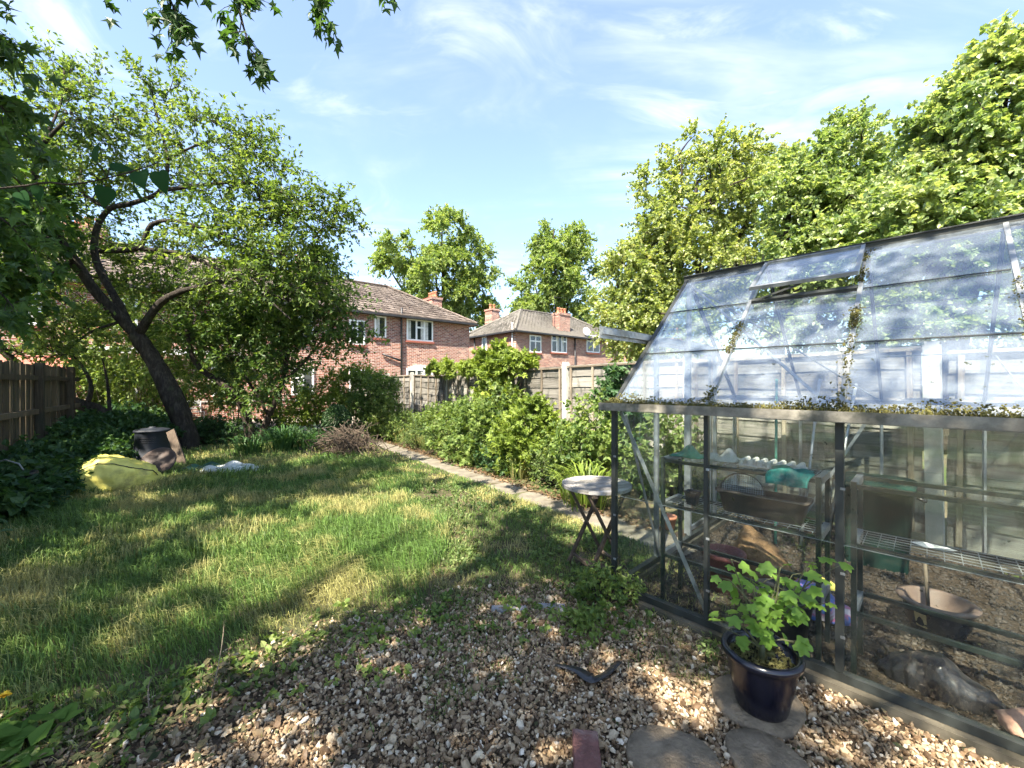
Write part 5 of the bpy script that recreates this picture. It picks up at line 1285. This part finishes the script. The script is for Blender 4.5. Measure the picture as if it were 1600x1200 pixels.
# cut leaves and litter at the lower left
M['litter'] = m_leaf('wilted cut leaves', [(.05, (.022, .03, .014)), (.35, (.055, .065, .03)), (.65, (.12, .10, .055)), (1, (.22, .18, .11))], .2, 1.1, .8, 8, spec=.1)
li = MB(); n = 5200; XY = scatter(n * 2, -2.7, .3, 1.25, 2.7)
w_ = np.clip((-1.05 + .25 * (XY[:, 1] - 1.5) - XY[:, 0]) * 1.4, .0, .6) * np.clip(.9 - (XY[:, 1] - edge_y(XY[:, 0])) * 2.5, 0, 1); k = (RN.uniform(0, 1, len(XY)) < w_) & visible(XY, 1.36); XY = XY[k]
n = len(XY); nr = RN.normal(0, .45, (n, 3)); nr[:, 2] += 1; ax = RN.normal(0, 1, (n, 3)); ax[:, 2] *= .3
put_leaves(li, OVAL, np.column_stack([XY, RN.uniform(.012, .045, n)]), ax, nr, RN.uniform(.018, .055, n))
o_ = obj('leaf_litter', li, M['litter']); tag(o_, 'wilted cut leaves heaped over the gravel at the lower left', 'leaf litter', kind='stuff')
li = MB(); n = 700; XY = scatter(n, -1.2, 2.4, 1.3, 2.9); k = visible(XY) & (gh_local(XY)[1] < -.08) & (XY[:, 1] < edge_y(XY[:, 0]) + .2); XY = XY[k]; n = len(XY)
nr = RN.normal(0, .4, (n, 3)); nr[:, 2] += 1
put_leaves(li, OVAL, np.column_stack([XY, RN.uniform(.016, .03, n)]), RN.normal(0, 1, (n, 3)) * (1, 1, .2), nr, RN.uniform(.012, .035, n))
o_ = obj('leaf_litter', li, M['litter']); tag(o_, 'small dry leaf scraps scattered over the gravel', 'leaf litter', kind='stuff')
# dead leaves and crumbs along the border side of the path
li = MB(); n = 2600; A_ = 3.45 + np.abs(RN.normal(0, .16, n)); B_ = RN.uniform(2.4, 12.5, n); XY = A_[:, None] * NF + B_[:, None] * E1
nr = RN.normal(0, .5, (n, 3)); nr[:, 2] += 1
put_leaves(li, OVAL, np.column_stack([XY, RN.uniform(.008, .035, n)]), RN.normal(0, 1, (n, 3)) * (1, 1, .25), nr, RN.uniform(.02, .07, n))
o_ = obj('leaf_litter', li, m_leaf('brown dead leaves', [(.1, (.05, .03, .015)), (.5, (.14, .085, .045)), (.9, (.26, .18, .10))], .2, 1.1, .7, 8)); tag(o_, 'brown dead leaves along the border side of the path', 'leaf litter', kind='stuff')
# dandelion
dp = G(8, 1118); dt = thing('dandelion', 'yellow dandelion flower at the left edge of the picture', 'flower', dp)
obj('stalk', MB().tube([(0, 0, 0), (.004, .004, .05), (.0, .0, .088)], .003, 6), M['currant'], dt, True)
pet = MB(); n = 90; an = RN.uniform(0, 6.283, n); d = np.column_stack([np.cos(an), np.sin(an), RN.uniform(-.05, .9, n)])
put_leaves(pet, OVAL, np.tile([0, 0, .088], (n, 1)), d, RN.normal(0, .2, (n, 3)) + np.array([0, 0, 1]), RN.uniform(.012, .024, n))
obj('petals', pet, m_plain('dandelion yellow', (.80, .50, .02), .6, var=.1), dt)['kind'] = 'stuff'
M['dock'] = m_leaf('dock leaves', [(.1, (.05, .11, .02)), (.9, (.12, .20, .04))], .4, 1.4, .7, 6, spec=.1)
rs = thing('dock_plant', 'bright broad leaved weed in the bottom left corner', 'plant', G(20, 1180)); rl = MB(); n = 60
an = RN.uniform(0, 6.28, n); d = np.column_stack([np.cos(an), np.sin(an), RN.uniform(.1, .7, n)])
put_leaves(rl, BROAD, RN.normal(0, .09, (n, 3)) * (1, 1, .2) + np.array([0, 0, .03]), d, np.tile([0, 0, 1.0], (n, 1)), RN.uniform(.05, .11, n)); obj('leaves', rl, M['dock'], rs)
# climbing shoot with large dark leaves near the camera at the left
vs = thing('vine_shoot', 'near vine shoot with large dark leaves at upper left', 'vine', (-2.3, 1.2, 0))
vp_ = [np.array([-2.3, 1.2, 0]), np.array([-2.25, 1.25, 1.2]), np.array([-2.0, 1.3, 1.95]), *P3((40, 290, 1.35), (110, 288, 1.35), (160, 280, 1.35), (225, 262, 1.35), (255, 250, 1.35))]
sv = MB(); limb(sv, vp_, .004, .0015, 6, 5, .02); obj('stem', sv, M['bark2'], vs, True, True)
hy = np.array([(0, .0), (.16, -.05), (.34, .04), (.41, .24), (.36, .46), (.22, .72), (.09, .9), (0, 1.06)]); hv = np.concatenate([np.column_stack([hy, .16 * hy[:, 0] - .22 * hy[:, 1] ** 2]), np.column_stack([-hy[1:7, 0], hy[1:7, 1], .10 * hy[1:7, 0] - .20 * hy[1:7, 1] ** 2]), [[0, .3, -.02], [0, .65, -.10]]])
hf = [[14, 0, 1], [14, 1, 2], [14, 2, 3], [14, 3, 4], [14, 4, 15], [15, 4, 5], [15, 5, 6], [15, 6, 7], [14, 8, 0], [14, 9, 8], [14, 10, 9], [14, 11, 10], [14, 15, 11], [15, 12, 11], [15, 13, 12], [15, 7, 13]]
vl = MB().add(hv, hf).mesh('leaf', True); vl.materials.append(M['vine'])
for u, v, du, dv, sz in ((150, 252, .3, -1, .065), (172, 262, .8, -.2, .07), (165, 292, -.1, 1, .075), (218, 268, .5, .9, .085), (248, 268, .3, 1, .08), (210, 290, .2, 1, .075), (60, 290, -.3, 1, .06), (30, 300, .5, 1, .06), (140, 272, -.7, .2, .03)):
    P = A3(u, v, 1.35 + RN.uniform(-.03, .03)); ln_ = np.array(smooth_line(vp_, 8)); nb_ = ln_[np.argmin(np.linalg.norm(ln_ - P, axis=1))]; obj('petiole', MB().tube([nb_, (nb_ + P) / 2 + np.array([0, 0, .01]), P], .0016, 5), M['bark2'], vs, True, True); hang(vl, vs, np.array([-2.3, 1.2, 0]), P, np.array([du, RN.normal(0, .2), -dv]), np.array([RN.normal(0, .3), -.9, .45]), sz * .9)

# ------------------------------------------------------------------ things in the greenhouse
def gw(x, y, z=0.0):
    p = GH0 + x * GHX + y * GHN; return np.array([p[0], p[1], z])
GR = math.atan2(GHX[1], GHX[0])
M['shelf'] = m_plain('green coated tube', (.008, .013, .011), .4, var=.3, sc=8, spec=.5)
def staging(label, xa, xb, mesh_tier):
    t = thing('plant_staging', label, 'shelf', gw(xa, .12), GR, 'greenhouse staging'); L_ = xb - xa; D_ = .27
    for x in (0, L_):
        for y in (0, D_): obj('leg', MB().bb(x - .011, x + .011, y - .011, y + .011, .0, .97 if y == 0 or True else .9), M['shelf'], t)
        for z_ in (.33, .66, .95): obj('bracket', MB().bb(x - .014, x + .014, .012, D_ - .012, z_ - .018, z_ + .018), M['alu'], t)
    for z_ in (.33, .66, .95):
        for y in (.0, D_): obj('rail', MB().bb(.012, L_ - .012, y - .010, y + .010, z_ - .010, z_ + .010), M['shelf'], t)
    for z_ in mesh_tier:
        w_ = MB()
        for i in range(int(L_ / .055)): w_.bb(.03 + i * .055, .033 + i * .055, .012, D_ - .012, z_ + .011, z_ + .014)
        for j in range(6): w_.bb(.014, L_ - .014, .03 + j * .042, .033 + j * .042, z_ + .0145, z_ + .0175)
        obj('wire_shelf', w_, M['alu'], t)['kind'] = 'stuff'
    return t
staging('three tier staging at the gable end with trough and seed tray', .29, 1.12, (.66, .95))
staging('three tier staging with bare rails beside the ceramic bowl', 1.26, 2.75, (.66,))
M['browntrough'] = m_plain('brown plastic trough', (.085, .065, .05), .6, var=.25, sc=6, dirt=(.14, .12, .09))
tr = thing('planter_trough', 'long brown plastic trough on the middle staging shelf', 'planter', gw(.83, .255, .678), GR)
w_ = MB()
def ring(hx_, hy_, z_, r_=.035, n_=6):
    o = []
    for cx, cy, a0 in ((hx_ - r_, hy_ - r_, 0), (-hx_ + r_, hy_ - r_, 90), (-hx_ + r_, -hy_ + r_, 180), (hx_ - r_, -hy_ + r_, 270)):
        for i in range(n_): an = math.radians(a0 + 90 * i / (n_ - 1)); o.append((cx + r_ * math.cos(an), cy + r_ * math.sin(an), z_))
    return o
rg = [ring(.20, .062, 0), ring(.225, .078, .115), ring(.240, .088, .118), ring(.240, .088, .132), ring(.222, .072, .132), ring(.20, .058, .012)]
nn = len(rg[0]); F = [[i * nn + j, i * nn + (j + 1) % nn, (i + 1) * nn + (j + 1) % nn, (i + 1) * nn + j] for i in range(5) for j in range(nn)]
w_.add([p for r_ in rg for p in r_], F, np.array([list(range(nn))[::-1], ])); w_.F.append(np.array([[5 * nn + j for j in range(nn)]])); obj('trough', w_, M['browntrough'], tr, True)
sv_ = thing('garden_sieve', 'round grey garden sieve standing in the trough', 'sieve', gw(.72, .262, .70), GR)
s_ = obj('hoop', MB().lathe([(.118, -.02), (.122, -.02), (.122, .02), (.118, .02), (.118, -.02)], 36), M['browntrough'], sv_, True)
ms = MB()
for i in range(-9, 10):
    l_ = math.sqrt(max(0, .118 ** 2 - (i * .012) ** 2)); ms.bb(-l_, l_, i * .012 - .001, i * .012 + .001, -.003, -.001); ms.bb(i * .012 - .001, i * .012 + .001, -l_, l_, -.0005, .0015)
m_ = obj('mesh', ms, M['alu'], sv_); m_['kind'] = 'stuff'
for o_ in (s_, m_): o_.location = (0, 0, .085); o_.rotation_euler = (math.radians(72), 0, math.radians(8))
# seed tray with cells
st_ = thing('seed_tray', 'pale seed tray with conical cells on the top shelf', 'tray', gw(.88, .25, .972), GR); q_ = MB().bb(-.16, .16, -.09, .09, 0, .006)
M['pulp'] = m_plain('pale pulp', (.33, .33, .31), .8, var=.15, sc=10)
for i in range(7):
    for j in range(4): q_.lathe([(.017, .006), (.013, .03), (.006, .036), (0, .036)], 8, (-.138 + i * .046, -.066 + j * .044, 0))
obj('tray', q_, M['pulp'], st_, False)
M['teal'] = m_plain('teal cloth', (.018, .13, .115), .9, var=.45, sc=14, bump=.8, spec=.2, dirt=(.16, .17, .15)); M['greycloth'] = m_plain('grey cloth', (.25, .26, .25), .9, var=.3, sc=15, bump=.3); M['dkgreen'] = m_plain('dark green cloth', (.03, .14, .10), .9, var=.4, sc=15, bump=.3)
def cloth(name, label, x, y, z_, L_, W_, hh, mat, seed, drape=0.0):
    t = thing(name, label, 'cloth', gw(x, y, z_), GR); n, m_ = 18, 14; V = []; q = np.random.default_rng(seed); ph = q.uniform(0, 6, 5)
    for i in range(n):
        for j in range(m_):
            a, b = i / (n - 1) - .5, j / (m_ - 1) - .5; e = max(0, 1 - (2 * a) ** 2) * max(0, 1 - (2 * b) ** 2)
            zz = hh * e * (.7 + .5 * math.sin(8 * a + ph[0] + 5 * b)) + .004
            if drape and b < 0: zz += drape * (2 * b) ** 1 * abs(b) * 2
            rr_ = 1 + .1 * math.sin(5 * math.atan2(b, a) + ph[1]); V.append((a * L_ * rr_, b * W_ * rr_, max(zz, .003) if not drape else zz))
    F = [[i * m_ + j, (i + 1) * m_ + j, (i + 1) * m_ + j + 1, i * m_ + j + 1] for i in range(n - 1) for j in range(m_ - 1)]
    o_ = obj('fabric', MB().add(V, F), mat, t, True); md = o_.modifiers.new('s', 'SOLIDIFY'); md.thickness = .005; md.offset = 1
cloth('folded_cloth', 'dark green crumpled glove on the top shelf at the gable', .42, .24, .972, .20, .16, .06, M['dkgreen'], 2)
cloth('folded_cloth', 'crumpled grey cloth beside the seed tray', .62, .26, .972, .16, .18, .07, M['greycloth'], 4)
cloth('folded_cloth', 'teal cloth hanging over the front shelf rail', 1.0, .12, .975, .19, .17, .03, M['teal'], 6, .06)
sp_ = thing('small_pot', 'small square black pot on the middle shelf by the gable', 'pot', gw(.45, .2, .676), GR); rg = [ring(.028, .028, 0, .006, 3), ring(.038, .038, .075, .006, 3), ring(.042, .042, .076, .006, 3), ring(.042, .042, .085, .006, 3), ring(.034, .034, .085, .006, 3), ring(.026, .026, .01, .006, 3)]
nn = len(rg[0]); obj('pot', MB().add([p for r_ in rg for p in r_], [[i * nn + j, i * nn + (j + 1) % nn, (i + 1) * nn + (j + 1) % nn, (i + 1) * nn + j] for i in range(5) for j in range(nn)]), M['black'], sp_)
def bucket(name, label, x, y, r0, r1, h, mat, rim=.012, cat='bucket'):
    t = thing(name, label, cat, gw(x, y, .008)); obj('body', MB().lathe([(0, 0), (r0, 0), (r1, h - .03), (r1 + rim, h - .03), (r1 + rim, h), (r1 - .004, h), (r0 - .006, .012), (0, .012)], 32), mat, t, True); return t
M['maroon'] = m_plain('dull red plastic', (.14, .035, .03), .6, var=.3, sc=7)
bucket('bucket', 'dull red bucket on the floor under the staging', .50, .62, .10, .13, .26, M['maroon'])
bucket('bucket', 'black bucket on the floor behind the blue pot plant', .92, .30, .12, .15, .24, M['black'])
bw = thing('ceramic_bowl', 'dark blue glazed bowl with a pale motif on the gravel', 'pot', gw(1.55, .92, .008), GR)
M['darkglaze'] = m_plain('brown black glaze', (.022, .022, .028), .25, var=.4, sc=8, spec=.6); M['rimclay'] = m_plain('worn clay rim', (.16, .11, .08), .6, var=.3, sc=10)
obj('bowl', MB().lathe([(0, 0), (.10, 0), (.135, .08), (.148, .17), (.150, .182)], 40), M['darkglaze'], bw, True)
obj('rim', MB().lathe([(.150, .182), (.172, .186), (.174, .198), (.150, .204), (.138, .196), (.125, .10), (0, .06)], 40), M['rimclay'], bw, True)
an = math.radians(-118)
f_ = []
for i in range(5):
    a2 = an + math.radians(-11 + 5.5 * i)
    for zz, rr_ in ((.065, .1315), (.145, .1475)): f_.append((rr_ * math.cos(a2), rr_ * math.sin(a2), zz))
obj('motif', MB().add(f_, [[2 * i, 2 * i + 2, 2 * i + 3, 2 * i + 1] for i in range(4)]), m_plain('ochre motif', (.35, .26, .12), .5, var=.3, sc=30), bw)
g_ = []
for i in range(7):
    a2 = an + math.radians(-7 + 14 / 6 * i); top = .125 - .0006 * (i - 3) ** 4 / 2; lo = .085 if i in (0, 6) else .075
    for zz in (lo, max(lo + .004, top - .004 * abs(i - 3))): rr_ = .1335 + (zz - .075) * .2 + .003; g_.append((rr_ * math.cos(a2), rr_ * math.sin(a2), zz))
obj('motif_figure', MB().add(g_, [[2 * i, 2 * i + 2, 2 * i + 3, 2 * i + 1] for i in range(6)]), M['darkglaze'], bw)
ck = obj('cane', MB().tube([gw(1.52, .94, .08), gw(1.50, 1.02, .40)], .009, 6), M['twig'], None, True); tag(ck, 'short cane stuck in the glazed bowl', 'cane')
# straw-coloured sacking, blue and pink bag, yellow packet
M['hessian'] = m_plain('hessian', (.20, .12, .06), .95, var=.4, sc=30, bump=.8, spec=.1)
def heap(name, label, cat, x, y, rx, ry, hh, mat, seed):
    t = thing(name, label, cat, gw(x, y, .012), GR); q = np.random.default_rng(seed)
    pf = [(0, .3, .2), (.08, .62, .5), (.25, .85 + q.uniform(-.1, .1), .7 + q.uniform(0, .3)), (.5, 1.0, .9 + q.uniform(-.15, .15)), (.75, .85 + q.uniform(-.15, .1), .65 + q.uniform(-.2, .3)), (.93, .55, .4), (1, .2, .15)]
    V_, F_, _ = slump(rx * 2, [(a, b * ry, c * hh) for a, b, c in pf], seed, .010 * min(1, hh / .15), 48, 24, 1.8)
    obj('bag', MB().add(V_, F_), mat, t, True); return t
heap('hessian_sack', 'brown hessian sacking slumped under the trough shelf', 'sack', .62, 1.02, .20, .17, .36, M['hessian'], 1)
def m_print():
    a = NT('printed bag'); n = a.noise(a.obj(), 9, 3, .5, 1.5)
    return a.done(a.bsdf(a.ramp(n, [(.36, (.03, .09, .36)), (.46, (.10, .16, .42)), (.52, (.42, .10, .22)), (.62, (.5, .42, .45))]), .35))
heap('compost_bag', 'blue and pink printed compost bag on the greenhouse floor', 'sack', 1.02, .72, .20, .13, .17, m_print(), 5)
heap('plastic_packet', 'small yellow packet lying on the greenhouse floor', 'packet', .95, 1.15, .13, .07, .05, M['yellow'], 8)
heap('bin_bag', 'black plastic bag on the floor by the near glass', 'sack', 1.55, .30, .20, .10, .17, M['black'], 3)
heap('grey_bag', 'blue grey plastic bag at the lower right of the greenhouse', 'sack', 2.02, .24, .18, .11, .17, m_plain('blue grey plastic sheet', (.10, .15, .19), .4, var=.4, sc=8), 12)
# broken terracotta pieces
sh = thing('broken_pot', 'broken terracotta pot lying beside the black bag', 'pot', gw(1.80, .16, .012), GR); V = []
for j in range(6):
    for i in range(9):
        an = math.radians(-20 + i * 22 + (6 if j % 2 else 0)); r_ = .045 + .008 * j; V.append((r_ * math.cos(an), (j - 2.5) * .026 + .010 * math.sin(i * 1.7), r_ * math.sin(an) + .012 * math.sin(j + i)))
so_ = obj('shard', MB().add(V, [[j * 9 + i, j * 9 + i + 1, (j + 1) * 9 + i + 1, (j + 1) * 9 + i] for j in range(5) for i in range(8)]), m_plain('pale terracotta', (.52, .28, .20), .85, var=.2, sc=14, bump=.3), sh, True); md = so_.modifiers.new('s', 'SOLIDIFY'); md.thickness = .012
sh2 = bucket('flower_pot', 'small terracotta pot outside beyond the greenhouse door', -.3, 1.5, .05, .07, .13, M['potclay'], .008, 'pot')
# dark green bin seen through the glass
gbn = thing('water_butt', 'dark green plastic bin behind the greenhouse shelves', 'bin', gw(1.22, 2.0, .0), GR)
rg = [ring(.19, .19, 0, .05), ring(.22, .22, .62, .06), ring(.235, .235, .625, .06), ring(.235, .235, .66, .06), ring(.20, .20, .68, .06), ring(.05, .05, .69, .03)]; nn = len(rg[0])
obj('body', MB().add([p for r_ in rg for p in r_], [[i * nn + j, i * nn + (j + 1) % nn, (i + 1) * nn + (j + 1) % nn, (i + 1) * nn + j] for i in range(5) for j in range(nn)], np.array([[5 * nn + j for j in range(nn)]])), m_plain('dark green plastic', (.006, .028, .021), .8, var=.3, spec=.2), gbn, True)
obj('handle', MB().tube([(.235, -.08, .58), (.28, -.08, .56), (.28, .08, .56), (.235, .08, .58)], .012, 6), M['black'], gbn, True)
# garden tools leaning on the far wall: canes and handles
for i, (x, y, x2, y2, z2, m_, lab) in enumerate(((.55, 1.8, .42, 2.42, 1.5, 'dkgreen', 'green plastic cane leaning at the back of the greenhouse'), (.9, 1.9, 1.05, 2.42, 1.45, 'alu', 'metal rod leaning to the right behind the trough'), (.72, 1.9, .78, 2.42, 1.5, 'alu', 'metal rod leaning upright behind the seed tray'))):
    o_ = obj('leaning_pole', MB().tube([gw(x, y, .01), gw(x2, y2, z2)], .012, 6), M[m_], None, True); tag(o_, lab, 'pole', 'poles leaning in the greenhouse')
# a low trowel-like scrap and hanging strings
ss = MB(); a0, b0, c0, d0 = gw(1.80, 1.3, 1.62), gw(2.3, 1.2, 1.62), gw(1.98, 1.25, 1.25), gw(2.0, 1.25, .30)
for p, q_ in ((a0, c0), (b0, c0), (c0, d0)): ss.tube(np.linspace(p, q_, 3), .0025, 4)
o_ = obj('hanging_string', ss, M['pulp']); tag(o_, 'pale string hanging in a Y inside the greenhouse', 'string')
o_ = obj('trowel', MB().add([(-.07, 0, 0), (-.02, -.02, .004), (.07, -.008, .008), (.09, 0, .01), (.07, .008, .008), (-.02, .02, .004), (0, 0, -.008)], [[6, 0, 1], [6, 1, 2], [6, 2, 3], [6, 3, 4], [6, 4, 5], [6, 5, 0]]), M['alu']); md = o_.modifiers.new('s', 'SOLIDIFY'); md.thickness = .003
o_.location = gw(1.52, .26, .69); o_.rotation_euler = (.3, .1, GR + .2); tag(o_, 'shiny metal trowel blade on the wire shelf', 'trowel')
# ------------------------------------------------------------------ neighbour's garden bits seen through the trees
gwl = G(340, 655); lw = thing('low_wall', 'low pink brick wall far behind the leaning apple trunk', 'wall', (-10.2, 17.0, 0), E2A)
obj('wall', MB().bb(-4.5, 4.0, -.11, .11, -.02, .75), M['brickx'], lw); obj('coping', MB().bb(-4.55, 4.05, -.14, .14, .752, .80), M['concrete'], lw)
ch = thing('patio_chair', 'white metal patio chair beyond the apple trunk', 'chair', (-11.3, 14.6, 0), .9)
for x in (-.22, .22):
    for y in (-.2, .2): obj('leg', MB().tube([(x, y, 0), (x, y, .45 if y < 0 else .9)], .013, 6), M['white'], ch, True)
for i in range(5): obj('slat', MB().bb(-.23, .23, -.20 + i * .085, -.14 + i * .085, .45, .465), M['white'], ch)
for i in range(4): obj('back_slat', MB().bb(-.21, .21, .215, .228, .55 + i * .09, .61 + i * .09), M['white'], ch)
rsd = thing('shed_roof', 'small shed with red tiled roof behind the left board fence', 'shed', (-13.2, 10.6, 0), E2A)
obj('wall', MB().bb(-1.0, 1.0, 0, 1.6, 0, 1.75), M['fence2'], rsd); obj('roof', MB().add([(-1.15, -.15, 1.75), (1.15, -.15, 1.75), (1.15, .8, 2.25), (-1.15, .8, 2.25), (1.15, 1.75, 1.75), (-1.15, 1.75, 1.75)], [[0, 1, 2, 3], [3, 2, 4, 5]], [[0, 3, 5], [1, 4, 2]]), m_roof('red tiles', (.25, .07, .05), (.36, .12, .09), (.45, .2, .15)), rsd)

pat = MB().add([(-16.5, 12.6, -.004), (-5.6, 12.9, -.004), (-3.5, 20.5, -.004), (-14.0, 19.0, -.004)], [[0, 1, 2, 3]])
struct('patio', pat, m_plain('pale paving', (.34, .30, .24), .9, var=.25, sc=1.5, bump=.3, spec=.2, dirt=(.22, .20, .13)))
obj('fascia', MB().bb(-15.6, -11.2, -.30, -.12, 2.55, 2.75), M['white'], h1)
